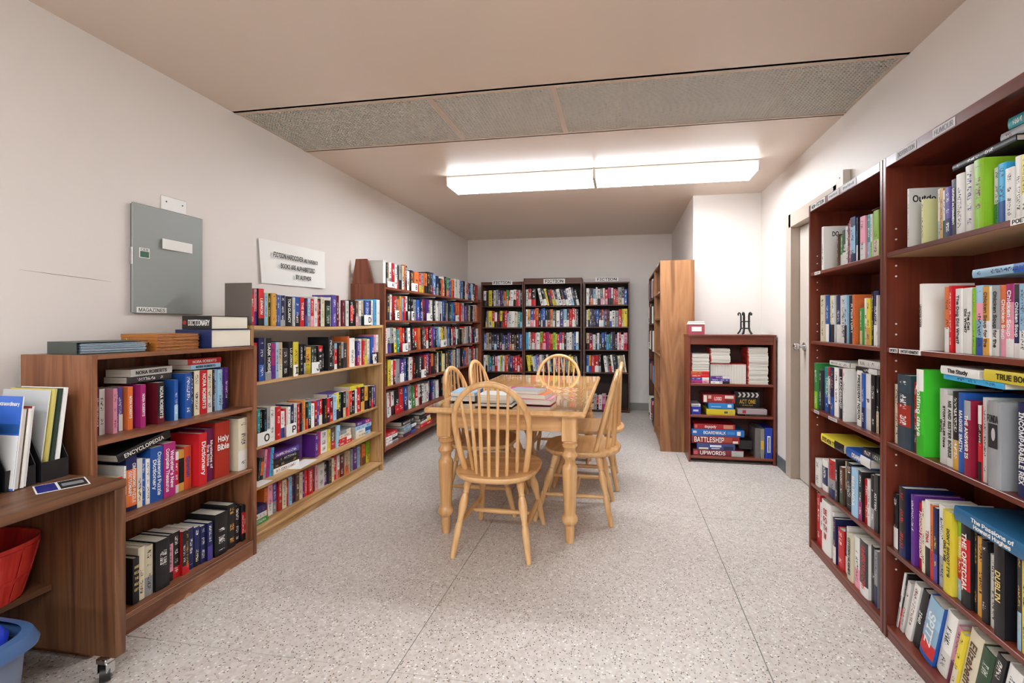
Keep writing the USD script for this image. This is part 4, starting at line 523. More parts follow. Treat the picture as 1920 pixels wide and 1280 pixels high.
# ================================================================== TABLE AND CHAIRS
t = thing('dining_table', 'honey-coloured wooden table with turned legs in the middle of the room', 'table', (-.635, 3.215, 0))
hx, hy, zt = .452, .84, .729
part(t, 'tabletop', bx(-hx, hx, -hy, hy, zt - .03, zt, .009), BEEY, 30)
ax, ay = .352, .735
for s in (-1, 1):
    part(t, 'apron', bx(-ax + .04, ax - .04, min(s * ay - .011, s * ay + .011), max(s * ay - .011, s * ay + .011), zt - .128, zt - .0305, .002), BEEX)
    part(t, 'apron', bx(min(s * ax - .011, s * ax + .011), max(s * ax - .011, s * ax + .011), -ay + .04, ay - .04, zt - .128, zt - .0305, .002), BEEY)
LEGP = [(0, .021), (.02, .023), (.145, .0285), (.165, .0255), (.175, .0265), (.19, .036), (.215, .0445), (.245, .0445), (.27, .037), (.29, .0315), (.33, .0325), (.55, .0385), (.70, .0405), (.74, .0425), (.765, .0400), (.785, .0300), (.81, .0275), (.835, .0300), (.855, .0390), (.875, .0430), (.895, .0385), (.91, .0335), (.93, .0315), (.95, .0350), (.965, .0430), (.985, .0430), (1., .0360)]
LEGP = [(s * .74, r) for s, r in LEGP]
def tleg():
    z0 = .545
    prof = [(s * z0 / .74 , r) for s, r in LEGP]
    low = lathe([(0, 0)] + [(r, z) for z, r in prof] + [(.040, z0 + .004), (0, z0 + .004)], 20)
    return cat_([low, bx(-.041, .041, -.041, .041, z0 + .012, zt - .031, .004), tube([(0, 0, z0), (0, 0, z0 + .006), (0, 0, z0 + .013)], [.036, .043, .041], 20)])
tl = tleg()
for sx in (-1, 1):
    for sy in (-1, 1): m = tl.copy(); m.apply_translation((sx * (ax + .005), sy * (ay + .01), 0)); part(t, 'leg', m, BEEZ, 35)
# clear vinyl cover over the tabletop, with a few creases
nx, ny = 40, 74; gx, gy = np.meshgrid(np.linspace(-.435, .435, nx), np.linspace(-.822, .822, ny), indexing='ij')
gz = zt + .0012 + .0005 * meshkit.fbm(np.stack([gx * 3, gy * 2.5, gx * 0], -1), 3, 5)
for (cx_, cy_, an, ln, amp) in ((.25, -.28, 2.5, .16, .004), (.30, -.17, 2.3, .10, .003), (.22, .05, 2.6, .2, .0035), (.33, -.45, 2.2, .14, .003), (-.25, .62, .4, .12, .002)):
    a = (gx - cx_) * math.cos(an) + (gy - cy_) * math.sin(an); b = -(gx - cx_) * math.sin(an) + (gy - cy_) * math.cos(an); gz += amp * np.exp(-(b / .012) ** 2) * np.exp(-(a / ln) ** 2)
V = np.stack([gx, gy, gz], -1).reshape(-1, 3); F = []
for i in range(nx - 1):
    for j in range(ny - 1): a = i * ny + j; F += [[a, a + ny, a + ny + 1], [a, a + ny + 1, a + 1]]
VINYL = usdkit.material(stage, '/World/Looks/clear_vinyl', {'tr': ('transparent_bsdf', dict(color=(.97, .96, .93))), 'gl': ('glossy_bsdf', dict(color=(1, 1, 1), roughness=.05)), 'f': ('fresnel', dict(IOR=1.5)), 'm': ('math', dict(math_type='multiply', value2=1.25)), 'mx': ('mix_closure', {})},
    [('f.fac', 'm.value1'), ('m.value', 'mx.fac'), ('tr.BSDF', 'mx.closure1'), ('gl.BSDF', 'mx.closure2')], surface='mx.closure')
p = thing('table_cover', 'clear creased vinyl sheet covering the wooden table', 'table cover', (-.635, 3.215, 0)); m = trimesh.Trimesh(V, F, process=False); part(p, 'sheet', m, VINYL, True)
# hoop-back chair, facing +y, origin on the floor below the seat's centre
def make_chair(loc, rz, label):
    t = thing('dining_chair', label, 'chair', loc, rz, 'hoop-back chairs around the table'); zs = .432
    a = np.linspace(0, 2 * np.pi, 49)[:-1]; r = .221; ex = 2.7
    ox_ = np.sign(np.cos(a)) * np.abs(np.cos(a)) ** (2 / ex) * (.222 + .012 * np.sin(a)); oy_ = np.sign(np.sin(a)) * np.abs(np.sin(a)) ** (2 / ex) * .215
    rings = [(.80, -.034), (.93, -.032), (.985, -.022), (1., -.010), (.985, -.002), (.94, 0.), (.7, -.006), (.35, -.009)]; V, F = [], []
    for s, z in rings: V.append(np.c_[ox_ * s, oy_ * s * 1.11 - .022, np.full(48, zs + z)])
    V = np.vstack(V + [[[0, -.022, zs - .034], [0, -.022, zs - .009]]]); n = len(rings)
    for i in range(n - 1):
        for j in range(48): q, w = i * 48 + j, i * 48 + (j + 1) % 48; F += [[q, w, w + 48], [q, w + 48, q + 48]]
    for j in range(48): F += [[n * 48, (j + 1) % 48, j], [n * 48 + 1, (n - 1) * 48 + j, (n - 1) * 48 + (j + 1) % 48]]
    part(t, 'seat', trimesh.Trimesh(V, F, process=False), BEEX, 40)
    prof = [(0, .0130), (.02, .0142), (.20, .0168), (.36, .0190), (.40, .0182), (.425, .0148), (.437, .0140), (.450, .0165), (.47, .0150), (.50, .0160), (.58, .0205), (.65, .0228), (.71, .0205), (.755, .0160), (.775, .0138), (.79, .0175), (.805, .0150), (.83, .0158), (.90, .0205), (.95, .0200), (1., .0150)]
    feet = {}
    for nme, sx, sy, fx, fy in (('rear', -1, -1, .20, -.205), ('rear', 1, -1, .20, -.205), ('front', -1, 1, .195, .255), ('front', 1, 1, .195, .255)):
        top = np.array((sx * .135, -.125 if sy < 0 else .13, zs - .03)); foot = np.array((sx * fx, fy, 0.)); feet[(sx, sy)] = (foot, top); part(t, 'leg', turned(foot, top, prof, 14), BEEZ, 40)
    at = lambda k, s: feet[k][0] + (feet[k][1] - feet[k][0]) * s
    mids = []
    for sx in (-1, 1):
        a, b = at((sx, -1), .40), at((sx, 1), .40); part(t, 'stretcher', turned(a, b, [(0, .009), (.12, .011), (.45, .0145), (.55, .0145), (.88, .011), (1., .009)], 10), BEEY, 40); mids.append((a + b) / 2)
    part(t, 'stretcher', turned(mids[0], mids[1], [(0, .009), (.2, .0115), (.5, .0145), (.8, .0115), (1., .009)], 10), BEEX, 40)
    lean = math.tan(math.radians(15.5)); u = np.linspace(0, 1, 41); hz = .475
    def hoop(s):                                                  # s 0..1 along the hoop: foot, over the top, other foot
        th = np.pi * s; x = -(.198 * np.cos(th)); k = np.sin(th)
        z = hz * (np.sin(th) ** .92)
        x = np.where(z < .30, np.sign(x) * (.163 + (np.abs(.198 * np.cos(np.arcsin(np.clip((.30 / hz) ** (1 / .92), 0, 1)))) - .163) * 0 + .034 * np.sin(np.clip(z / .30, 0, 1) * np.pi / 2)), x)
        return x, z
    pts = []
    for z in np.linspace(0, .27, 10): pts.append((-(.162 + .034 * math.sin(z / .27 * math.pi / 2)), z))
    for th in np.linspace(0, math.pi, 25)[1:-1]: pts.append((-.196 * math.cos(th), .27 + .205 * math.sin(th)))
    for z in np.linspace(.27, 0, 10): pts.append(((.162 + .034 * math.sin(z / .27 * math.pi / 2)), z))
    base = -.108
    P = [(x, base - z * lean, zs - .012 + z) for x, z in pts]
    part(t, 'hoop', tube(P, .0138, 10, (1.0, 1.15)), BEEZ, 50)
    for k in range(7):
        q = (k - 3) / 3; xb, xt = q * .118, q * .150
        yb = base - .006 - .108 * (1 - q * q) ; zt_ = .27 + .205 * math.sqrt(max(0, 1 - (xt / .196) ** 2)) - .008
        top = np.array((xt, base - zt_ * lean, zs - .012 + zt_)); bot = np.array((xb, yb, zs - .010))
        part(t, 'spindle', turned(bot, top, [(0, .0085), (.3, .0100), (.7, .0085), (1., .0065)], 8), BEEZ, 40)
    return t
ch = make_chair((-.652, 2.41, 0), 0, 'hoop-back wooden chair at the near end of the table, back to the room')
dup(ch, (-.262, 2.895, 0), 90, 'hoop-back wooden chair on the door side of the table, the nearer of two')
dup(ch, (-.235, 3.47, 0), 91, 'hoop-back wooden chair on the door side of the table, the farther of two')
dup(ch, (-.905, 2.93, 0), -90, 'hoop-back wooden chair on the wall-hung bookcase side, the nearer of two')
dup(ch, (-.915, 3.46, 0), -91, 'hoop-back wooden chair on the wall-hung bookcase side, the farther of two')
dup(ch, (-.582, 4.03, 0), 180, 'hoop-back wooden chair at the far end of the table, facing the viewer')
# books on the table (spine turned as given)
TZ = zt + .0065
lying(-.845, 2.66, TZ, 90, .034, .20, .16, 'k', 'hc', 'dark hardcover lying under a blue paperback on the table')
lying(-.85, 2.655, TZ + .0345, 95, .022, .21, .15, 'c/b', 'pb', 'pale-blue paperback on a dark hardcover on the table')
lying(-.70, 2.60, TZ, 180, .016, .21, .17, 'k', 'pb', 'thin black paperback under a thick book on the table')
lying(-.705, 2.605, TZ + .0165, 182, .046, .19, .16, 'w/e', 'pb', 'thick white-paged paperback in the middle of the table books')
lying(-.50, 2.70, TZ, 176, .030, .24, .17, 'i/w', 'hc', 'pale hardcover lowest in the pile near the table corner')
lying(-.50, 2.69, TZ + .0305, 171, .026, .20, .15, 'o/w', 'pb', 'orange-edged paperback on the pale hardcover on the table')
lying(-.53, 2.685, TZ + .057, 168, .018, .19, .14, 'e/w', 'pb', 'grey paperback uppermost in the pile near the table corner')
lying(-.68, 3.10, TZ, 188, .022, .15, .105, 'm/P', 'pk', 'magenta patterned pocket paperback alone on the far half of the table')
# ================================================================== THE CART AND WHAT IT CARRIES
cx0, cx1, cy0, cy1 = XL + .02, -1.66, .42, 1.286
t = thing('rolling_cart', 'dark walnut open cart on casters holding black magazine files', 'cart', (-1.94, .85, 0)); ox, oy = -1.94, .85
part(t, 'top', W(cx0, cx1, cy0, cy1, .642, .670), CARTY); part(t, 'end_panel', W(cx0, cx1 - .001, cy1 - .034, cy1 - .0005, .08, .6415), CARTZ); part(t, 'end_panel', W(cx0, cx1 - .001, cy0 + .0005, cy0 + .034, .08, .6415), CARTZ)
part(t, 'shelf', W(cx0, -1.92, cy0 + .0345, cy1 - .0345, .286, .306), CARTY); part(t, 'back_panel', W(cx0, cx0 + .012, cy0 + .0345, cy1 - .0345, .3065, .6415), CARTZ)
for x, y in ((cx1 - .045, cy1 - .03), (cx0 + .06, cy1 - .03), (cx1 - .045, cy0 + .03), (cx0 + .06, cy0 + .03)):
    x, y = x - ox, y - oy; q = uname(t, 'caster'); UsdGeom.Xform.Define(stage, q)
    part(q, 'wheel', cat_([cyl((x - .009, y - .010, .0265), (x + .009, y + .010, .0265), .0263, n=20)]), BLKP, 40); part(q, 'fork', cat_([bx(x - .02, x + .02, y - .016, y + .016, .062, .0795, .002), bx(x - .022, x - .017, y - .014, y + .014, .026, .066, .002), bx(x + .017, x + .022, y - .014, y + .014, .026, .066, .002), cyl((x, y, .07), (x, y, .0798), .016, n=14)]), CHROME)
def magfile(y, x, label, w=.075):
    t = thing('magazine_file', label, 'magazine file', (x, y, .6705), group='black magazine files on the cart'); d, th = .245, .002
    prof = [(0, .065), (-.09, .235), (-d, .262)]
    P = [(0, 0), (0, .065), (-.075, .20), (-.11, .262), (-d, .262), (-d, 0)]
    for s in (-1, 1):
        m = trimesh.creation.extrude_polygon(__import__('shapely').geometry.Polygon(P), th); v = m.vertices.copy(); y0 = -w / 2 if s < 0 else w / 2 - th; m.vertices = np.c_[v[:, 0], y0 + v[:, 2], v[:, 1]]; m.fix_normals(); part(t, 'side', m, BLKP)
    part(t, 'front', bx(-th, 0, -w / 2 + th, w / 2 - th, 0, .065), BLKP); part(t, 'back', bx(-d, -d + th, -w / 2 + th, w / 2 - th, 0, .262), BLKP); part(t, 'base', bx(-d + th, -th, -w / 2 + th, w / 2 - th, 0, .002), BLKP)
    return t
magfile(1.24, -1.89, 'black magazine file against the low walnut bookcase'); magfile(1.151, -1.89, 'black magazine file, second from the low walnut bookcase'); magfile(1.062, -1.89, 'black magazine file, third from the low walnut bookcase'); magfile(.973, -1.89, 'black magazine file, fourth from the low walnut bookcase')
def magazine(y, x, h, d, th, cov, edge, label, lean=0., prints=()):
    """a magazine standing in a file; its cover faces the viewer (-y)"""
    t = thing('magazine', label, 'magazine', (x, y, .6733), 0, 'magazines in the black files', rx=lean)
    part(t, 'cover', bx(-d, 0, -th / 2, -th / 2 + .0006, 0, h), cov); part(t, 'pages', bx(-d, 0, -th / 2 + .0007, th / 2, 0, h - .0005), edge)
    for k, (u0, u1, v0, v1, m) in enumerate(prints): part(t, 'printed_panel', bx(-d * (1 - u0), -d * (1 - u1), -th / 2 - .0007, -th / 2 - .0001, v0 * h, v1 * h), m)
    return t
MB = plain('magazine_blue', '#3f6fd0', .3); MG = plain('magazine_grey', '#c9cdd0', .3); ML = plain('magazine_lime', '#9aa83a', .3); MY = plain('magazine_yellow', '#d3c46a', .35); MD = plain('magazine_green', '#22382a', .35); MR = plain('magazine_red', '#b1222c', .3)
P1, P2, P3 = plain('photo_print_dark', '#3a2620', .3), plain('photo_print_warm', '#8a6a58', .3), plain('photo_print_green', '#7d8258', .3); SEA = plain('photo_print_sea', '#2e5fa8', .3)
magazine(1.2125, -1.915, .298, .20, .004, MG, PAPER, 'pale grey magazine, cover outward, in the file by the low walnut bookcase', -6, ((.62, .74, .35, .66, MR), (.62, .74, .02, .32, plain('magazine_plum', '#5a2340', .3))))
magazine(1.2215, -1.905, .302, .19, .007, MY, plain('yellow_edges', '#d8cb7d', .5), 'yellow-edged magazine in the file by the low walnut bookcase', -6)
magazine(1.2325, -1.900, .302, .19, .010, MD, plain('green_edges', '#26382c', .5), 'dark green magazine in the file by the low walnut bookcase', -6)
magazine(1.2450, -1.896, .304, .19, .010, PAPER, PAPER, 'white magazine at the bookcase side of the end file', -6)
q = magazine(1.124, -1.875, .292, .205, .004, MB, PAPER, 'blue magazine with a sea photograph, in the second black file', -5, ((.0, 1., .60, .70, SEA), (.0, 1., .02, .58, PAPER)))
part(q, 'title', text('the extraordinary', .011, (-.065, -.0031, .268), (1, 0, 0), (0, 0, 1), .115), PAPER)
magazine(1.135, -1.885, .250, .19, .012, PAPER, PAPER, 'white magazine behind the red-edged one, second black file', -5)
magazine(1.148, -1.882, .250, .19, .010, plain('magazine_brown', '#7d6a52', .4), PAPER, 'brown and white magazine in the second black file', -5)
magazine(1.159, -1.888, .255, .19, .006, MR, PAPER, 'red magazine in the second black file', -5)
magazine(1.036, -1.862, .262, .21, .005, ML, PAPER, 'lime-green magazine with three photographs, third black file', -5, ((.03, .93, .58, .88, P1), (.03, .93, .29, .56, P2), (.03, .93, .02, .27, P3)))
magazine(1.046, -1.862, .255, .20, .006, MR, PAPER, 'red-edged magazine behind the lime-green one, third black file', -5)
magazine(.955, -1.885, .22, .20, .006, PAPER, PAPER, 'white magazine in the fourth black file', -3)
t = thing('leaflet', 'blue and black printed leaflet lying on the cart top', 'leaflet', (-1.795, 1.195, .6704), 62)
part(t, 'sheet', bx(-.06, .06, -.055, .055, 0, .0008), PAPER); part(t, 'printed_panel', bx(-.056, -.012, -.05, .05, .0009, .0011), plain('leaflet_blue', '#2b2f86', .35)); part(t, 'printed_panel', bx(-.006, .056, -.05, .05, .0009, .0011), plain('leaflet_black', '#26282a', .35)); part(t, 'printed_panel', bx(.0, .05, -.02, .018, .0012, .0014), plain('leaflet_grey', '#8f9496', .35))
# red splint basket on the cart's shelf
t = thing('basket', 'red woven splint basket on the cart shelf', 'basket', (-2.03, 1.06, .3065)); RB = wood('red_splint', ['#b3201b', '#cf3028', '#dc463c'], 'z', rough=.45)
def oval(r, z, n=40, a=1.0, b=1.25, ex=2.8):
    th = np.linspace(0, 2 * np.pi, n + 1)[:-1]; return np.c_[np.sign(np.cos(th)) * np.abs(np.cos(th)) ** (2 / ex) * r * a, np.sign(np.sin(th)) * np.abs(np.sin(th)) ** (2 / ex) * r * b, np.full(n, z)]
def shell(rz, th=.0022, a=1.0, b=1.25, n=40, ex=2.8):
    """open vessel wall through the (radius, height) list, with thickness"""
    R = [oval(r, z, n, a, b, ex) for r, z in rz] + [oval(r - th, z, n, a, b, ex) for r, z in rz[::-1]]; V = np.vstack(R); F = []; k = len(R)
    for i in range(k):
        for j in range(n): q, w = i * n + j, i * n + (j + 1) % n; e, f = ((i + 1) % k) * n + j, ((i + 1) % k) * n + (j + 1) % n; F += [[q, w, f], [q, f, e]]
    m = trimesh.Trimesh(V, F, process=False); m.fix_normals(); return m
part(t, 'wall', shell([(.118, .0), (.135, .09), (.150, .185)]), RB, 40); part(t, 'base', shell([(.118, .0), (.001, .001)], .0005), RB)
for z, r, hh in ((.150, .1475, .036), (.062, .1335, .016)): part(t, 'hoop_band', shell([(r, z), (r + .005, z + hh)], .003), RB, 40)
for k in range(16):
    V = []; th = np.linspace((k + .06) / 16, (k + .94) / 16, 5); prof = ((.1195, .004), (.1275, .045), (.1365, .09), (.1445, .135), (.1500, .170))
    for o in (.0005, .0028):
        for r, z in prof: R_ = oval(r + o, z, 800); V.append(R_[(th * 800).astype(int) % 800])
    V = np.vstack(V); F = []; n, m_ = 5, 5
    for i in range(m_ - 1):
        for j in range(n - 1): a = i * n + j; F += [[a, a + 1, a + n + 1], [a, a + n + 1, a + n], [a + 25, a + n + 26, a + 26], [a + 25, a + n + 25, a + n + 26]]
    rim_ = [i * n for i in range(m_)] + [(m_ - 1) * n + j for j in range(1, n)] + [i * n + n - 1 for i in range(m_ - 2, -1, -1)] + [j for j in range(n - 2, 0, -1)]
    for a, b in zip(rim_, rim_[1:] + rim_[:1]): F += [[a, a + 25, b + 25], [a, b + 25, b]]
    mm = trimesh.Trimesh(V, F, process=False); mm.fix_normals(); part(t, 'upright_splint', mm, RB, 40)
# blue bin with a liner, under the cart's near edge
t = thing('storage_bin', 'slate-blue plastic bin with a bright blue liner beside the cart', 'bin', (-1.665, .79, 0)); BIN = plain('slate_blue_plastic', '#5d6880', .4); LIN_ = plain('blue_liner', '#2c46d8', .28); RIMB = plain('bin_rim_blue', '#3d5a84', .35)
part(t, 'body', shell([(.001, .004), (.135, .004), (.145, .10), (.150, .20), (.158, .21), (.168, .365)], .003, 1., 1.0, 48, 4.5), BIN, 40)
part(t, 'rim', shell([(.169, .362), (.188, .366), (.190, .376), (.180, .400), (.166, .404)], .004, 1., 1., 48, 4.5), RIMB, 40)
part(t, 'liner', shell([(.001, .27), (.135, .272), (.150, .40), (.138, .42)], .003, 1., 1., 48, 3.6), LIN_, 40)
# ================================================================== ON TOP OF THE LEFT BOOKCASES
t = thing('ring_binder', 'dark green ring binder lying on the low walnut bookcase', 'binder', (-2.045, 1.475, 1.0815), -12); GB = plain('binder_green', '#3b4843', .4)
part(t, 'cover', cat_([bx(-.10, .10, -.10, .12, 0, .003), bx(-.10, .10, -.10, .12, .043, .046), bx(-.10, .10, -.103, -.100, 0, .046)]), GB)
for k in range(8): part(t, 'sheet_protector', bx(-.09, .096 + (k % 3) * .004, -.09, .112, .004 + k * .0047, .0072 + k * .0047), plain('sleeve_blue_%d' % (k % 2), ('#b9c9d3', '#8fa5b3')[k % 2], .25))
AC = plain('folder_tan', '#b5702f', .45); AC2 = plain('folder_edge', '#d08a55', .5)
for k in range(5):
    t = thing('wallet_folder', f'orange-brown card folder, {ordinal(k + 1)} from below in the stack on the low walnut bookcase', 'folder', (-2.02 + .002 * (k % 2), 1.71, 1.0815 + k * .0142), 1.5 * (k % 3 - 1), 'orange-brown folders stacked on the low walnut bookcase')
    part(t, 'cover', cat_([bx(-.095, .093, -.095, .095, 0, .0016), bx(-.095, .093, -.095, .095, .0122, .0138), bx(-.095, .093, -.0952, -.0936, 0, .0138)]), AC); part(t, 'leaf', bx(-.093, .09, -.092, .093, .0032, .0062), AC2); part(t, 'leaf', bx(-.093, .09, -.092, .093, .0076, .0106), AC2)
    if k == 3: part(t, 'clasp', cat_([bx(-.075, -.062, -.0985, -.0954, .001, .010, .001), bx(.045, .06, -.0985, -.0954, -.016, -.006, .001)]), plain('brass_clasp', '#c9a24a', .3, 1.))
def bigbook(loc, rz, L, D, T, cov, label, title=None):
    t = thing('reference_book', label, 'book', loc, rz)
    part(t, 'cover', cat_([bx(-D, 0, -.004, L, 0, .003), bx(-D, 0, -.004, L, T - .003, T), tube([(-D, -.002, T / 2), (0, -.002, T / 2)], T / 2, 16, (1, .25)) if False else bx(-D, 0, -.007, -.003, 0, T, .002)]), cov); part(t, 'pages', bx(-D + .004, -.004, -.0028, L - .005, .0032, T - .0032), PAPER2)
    if title: part(t, 'title', text(title, T * .42, (-D * .42, -.0072, T * .5), (1, 0, 0), (0, 0, 1), D * .72), PAPER); part(t, 'emblem', cyl((-D * .9, -.007, T * .5), (-D * .9, -.0078, T * .5), T * .16, n=16), plain('emblem_red', '#a8322a', .4))
bigbook((-1.885, 1.835, 1.0815), 0, .225, .20, .087, plain('cover_navy', '#22305e', .4), 'thick navy dictionary lying under the black one on the low walnut bookcase')
bigbook((-1.895, 1.845, 1.1690), -2, .20, .17, .064, plain('cover_black', '#1e1d1f', .35), 'thick black dictionary lying uppermost on the low walnut bookcase', 'DICTIONARY')
t = thing('bookend', 'grey metal bookend at the near end of the light oak bookcase', 'bookend', (-2.005, 2.104, 1.1875)); part(t, 'plate', bx(-.082, .082, -.0015, .0015, 0, .225, .001), GREYM); part(t, 'foot', bx(-.07, .07, .002, .009, -.001, .0005), GREYM)
t = thing('bookend', 'brown wooden sloped bookend at the near end of the wall-hung bookcase', 'bookend', (-2.12, 3.4935, 1.5325)); m = trimesh.creation.extrude_polygon(__import__('shapely').geometry.Polygon([(-.10, 0), (.09, 0), (.03, .205), (-.07, .205)]), .016); v = m.vertices.copy(); m.vertices = np.c_[v[:, 0], v[:, 2] - .020, v[:, 1]]; m.fix_normals(); part(t, 'board', m, REDZ)
# ================================================================== ON THE LEFT WALL
t = thing('electrical_panel', 'grey metal electrical panel cover on the left wall', 'electrical panel', (XL, 1.917, 1.5)); x1 = .022
part(t, 'back_box', bx(.0003, .012, -.168, .176, -.25, .252), plain('panel_box', '#5f625f', .5)); part(t, 'cover', bx(.0125, x1, -.176, .18, -.256, .257, .003), STEEL); part(t, 'hinge', bx(.010, x1 + .003, -.180, -.1765, -.03, .05, .001), CHROME)
q = uname(t, 'maker_badge'); UsdGeom.Xform.Define(stage, q); part(q, 'plate', bx(x1 + .0002, x1 + .0012, -.147, -.100, .005, .052), PAPER); part(q, 'field', bx(x1 + .0013, x1 + .0018, -.143, -.103, .008, .036), plain('badge_green', '#1f5a3c', .4)); part(q, 'letters', text('CEB', .010, (x1 + .0014, -.1235, .044), (0, 1, 0), (0, 0, 1), .034, bold=False), INK)
q = uname(t, 'strip_label'); UsdGeom.Xform.Define(stage, q); part(q, 'tape', bx(x1 + .0002, x1 + .0008, -.158, -.018, -.252, -.226), PAPER); part(q, 'letters', text('MAGAZINES', .017, (x1 + .0009, -.088, -.239), (0, 1, 0), (0, 0, 1), .122, bold=False), INK)
q = uname(t, 'paper_note'); UsdGeom.Xform.Define(stage, q); note = bx(x1 + .0004, x1 + .001, -.048, .118, .062, .112); v = note.vertices.copy(); v[:, 0] += .012 * np.clip((-v[:, 1] - .02) / .03, 0, 1) ; note.vertices = v; part(q, 'sheet', note, PAPER)
for k in range(3): part(q, 'typed_line', bx(x1 + .0011, x1 + .0014, -.012, .105 - (.03 if k == 2 else 0), .0985 - k * .0085, .1005 - k * .0085), plain('typed_grey', '#9a9a98', .7))
t = thing('blank_wall_plate', 'white blank wall plate above the electrical panel', 'wall plate', (XL, 1.953, 1.795)); part(t, 'plate', bx(.0002, .007, -.065, .065, -.036, .036, .003), WHT)
for y in (-.042, .042): part(t, 'screw', cyl((.0065, y, .008), (.0085, y, .008), .0035, n=8), plain('screw_dark', '#3a3a3a', .4, 1.))
ny = 24; ys = np.linspace(0, .62, ny); V, F = [], []
for y in ys:
    for z in (0, .07, .14, .21, .28):
        zz = z * (1.0) + 1.452 + (.012 * (y / .62)); dx = .004 + .010 * (1 - z / .28) * (y / .62) + .004 * math.sin(y * 9 + z * 6) ** 2 + .012 * max(0, .05 - y) / .05 * (1 - z / .28)
        V.append((XL + dx, 2.506 + y - .018 * (1 if y < .3 else -0.3) * (z / .28), zz))
for i in range(ny - 1):
    for j in range(4): a = i * 5 + j; F += [[a, a + 5, a + 6], [a, a + 6, a + 1]]
V = np.array(V); nv = len(V); Vb = V - np.array([.0006, 0, 0]); F = np.array(F); edge = []
bd = [i * 5 for i in range(ny)] + [(ny - 1) * 5 + j for j in range(1, 5)] + [i * 5 + 4 for i in range(ny - 2, -1, -1)] + [j for j in (3, 2, 1)]
for a, b in zip(bd, bd[1:] + bd[:1]): edge += [[a, a + nv, b], [b, a + nv, b + nv]]
t = thing('paper_sign', 'white paper sign about alphabetized books on the left wall', 'sign', (0, 0, 0)); m = trimesh.Trimesh(np.vstack([V, Vb]), np.vstack([F, F[:, ::-1] + nv, edge]), process=False); part(t, 'sheet', m, PAPER, 30)
sx = XL + .0215
for s, yc, zc, hh, w in (('FICTION HARDCOVER', 2.735, 1.646, .031, .275), ('AND PAPERBACK', 2.955, 1.642, .025, .150), ('BOOKS ARE ALPHABETIZED', 2.83, 1.580, .029, .335), ('BY AUTHOR', 2.88, 1.519, .029, .155)): part(t, 'letters', text(s, hh, (sx, yc, zc), (0, 1, 0), (0, 0, 1), w), INK)
t = thing('wall_scuff', 'thin dark scratch on the left wall by the electrical panel', 'scratch', (0, 0, 0)); part(t, 'mark', tube([(XL + .0002, 1.36, 1.40), (XL + .0004, 1.46, 1.394), (XL + .0004, 1.60, 1.387), (XL + .0002, 1.67, 1.382)], [.0004, .0012, .0012, .0004], 5), plain('scuff_grey', '#a99d95', .8))
# ================================================================== LETTER CARDS AND SHELF LABELS
def card(ch_, loc, rz, w, h, label, frac=.78, grp='white letter cards standing at the shelf fronts'):
    t = thing('letter_card', label, 'letter card', loc, rz, grp); part(t, 'card', bx(-w / 2, w / 2, 0, .0012, 0, h), PAPER); part(t, 'letter', text(ch_, h * .55, (w * (frac - .5), -.0004, h * .5), (1, 0, 0), (0, 0, 1)), INK)
def wcard(ch_, px_y, z, w, h, shelf, case='wall-hung bookcase', x=-1.9255): card(ch_, (x, px_y, z + .0005), 90, w, h, f'white card lettered {ch_}, {shelf} shelf of {case}')
OC = 'light oak bookcase'; xo = -1.919
for c_, y, z, w, h, sh in (('D', 3.20, 1.188, .10, .075, 'top'), ('J', 2.60, .8815, .075, .07, 'second'), ('K', 3.30, .8815, .05, .075, 'second'), ('I', 2.42, .8815, .035, .07, 'second')): wcard(c_, y, z, w, h, sh, OC, xo + .004)
for c_, y, w in (('O', 2.22, .085), ('P', 2.435, .08)): wcard(c_, y, .5235, w, .072, 'third', OC, -1.9555)
for c_, y, z, w, h, sh in (('A', 3.575, 1.5035, .11, .05, 'top'), ('B', 4.02, 1.5035, .13, .075, 'top'), ('C', 5.72, 1.5035, .10, .075, 'top'), ('E', 3.68, 1.2275, .07, .085, 'second'), ('F', 3.98, 1.2275, .05, .085, 'second'), ('G', 4.36, 1.2275, .14, .075, 'second'), ('H', 5.15, 1.2275, .12, .07, 'second'),
    ('L', 3.83, .9435, .10, .075, 'third'), ('M', 4.72, .9435, .14, .075, 'third'), ('N', 5.85, .9435, .10, .08, 'third'), ('Q', 4.22, .6655, .11, .08, 'fourth')): wcard(c_, y, z, w, h, sh)
def tape(text_, loc, rz, w, h, label, pale=False, name='shelf_label', squeeze=.84):
    t = thing(name, label, 'label', loc, rz, 'paper labels stuck on the bookcases'); part(t, 'tape', bx(-w / 2, w / 2, -.0006, 0, 0, h), plain('label_grey', '#c9c6c8', .5) if pale else PAPER)
    if not text_: part(t, 'illegible_print', cat_([bx(-w * .38 + k * w * .11, -w * .38 + k * w * .11 + w * .07, -.0010, -.0007, h * (.28 + .06 * (k % 2)), h * (.72 - .05 * (k % 3))) for k in range(7)]), plain('faded_ink', '#77747a', .6), kind='stuff')
    if text_: part(t, 'letters', text(text_, h * .62, (0, -.0007, h * .5), (1, 0, 0), (0, 0, 1), w * squeeze, bold=not pale), plain('faded_ink', '#77747a', .6) if pale else INK)
tape('FICTION', (-1.648, 6.1745, 1.745), 0, .29, .058, 'white FICTION label on the bookcase nearest the left wall')
tape('FICTION', (-.91, 6.1745, 1.751), 0, .30, .065, 'white FICTION label on the widest back bookcase')
t = thing('header_board', 'pale strip standing along the top of the back bookcase by the bare wall', 'header board', (-.19, 6.185, 1.7633)); part(t, 'strip', bx(-.30, .305, 0, .004, 0, .047, .001), plain('header_lilac', '#b9adb0', .5))
tape('FICTION', (-.19, 6.1845, 1.771), 0, .31, .055, 'white FICTION label on the pale strip of the back bookcase by the bare wall')
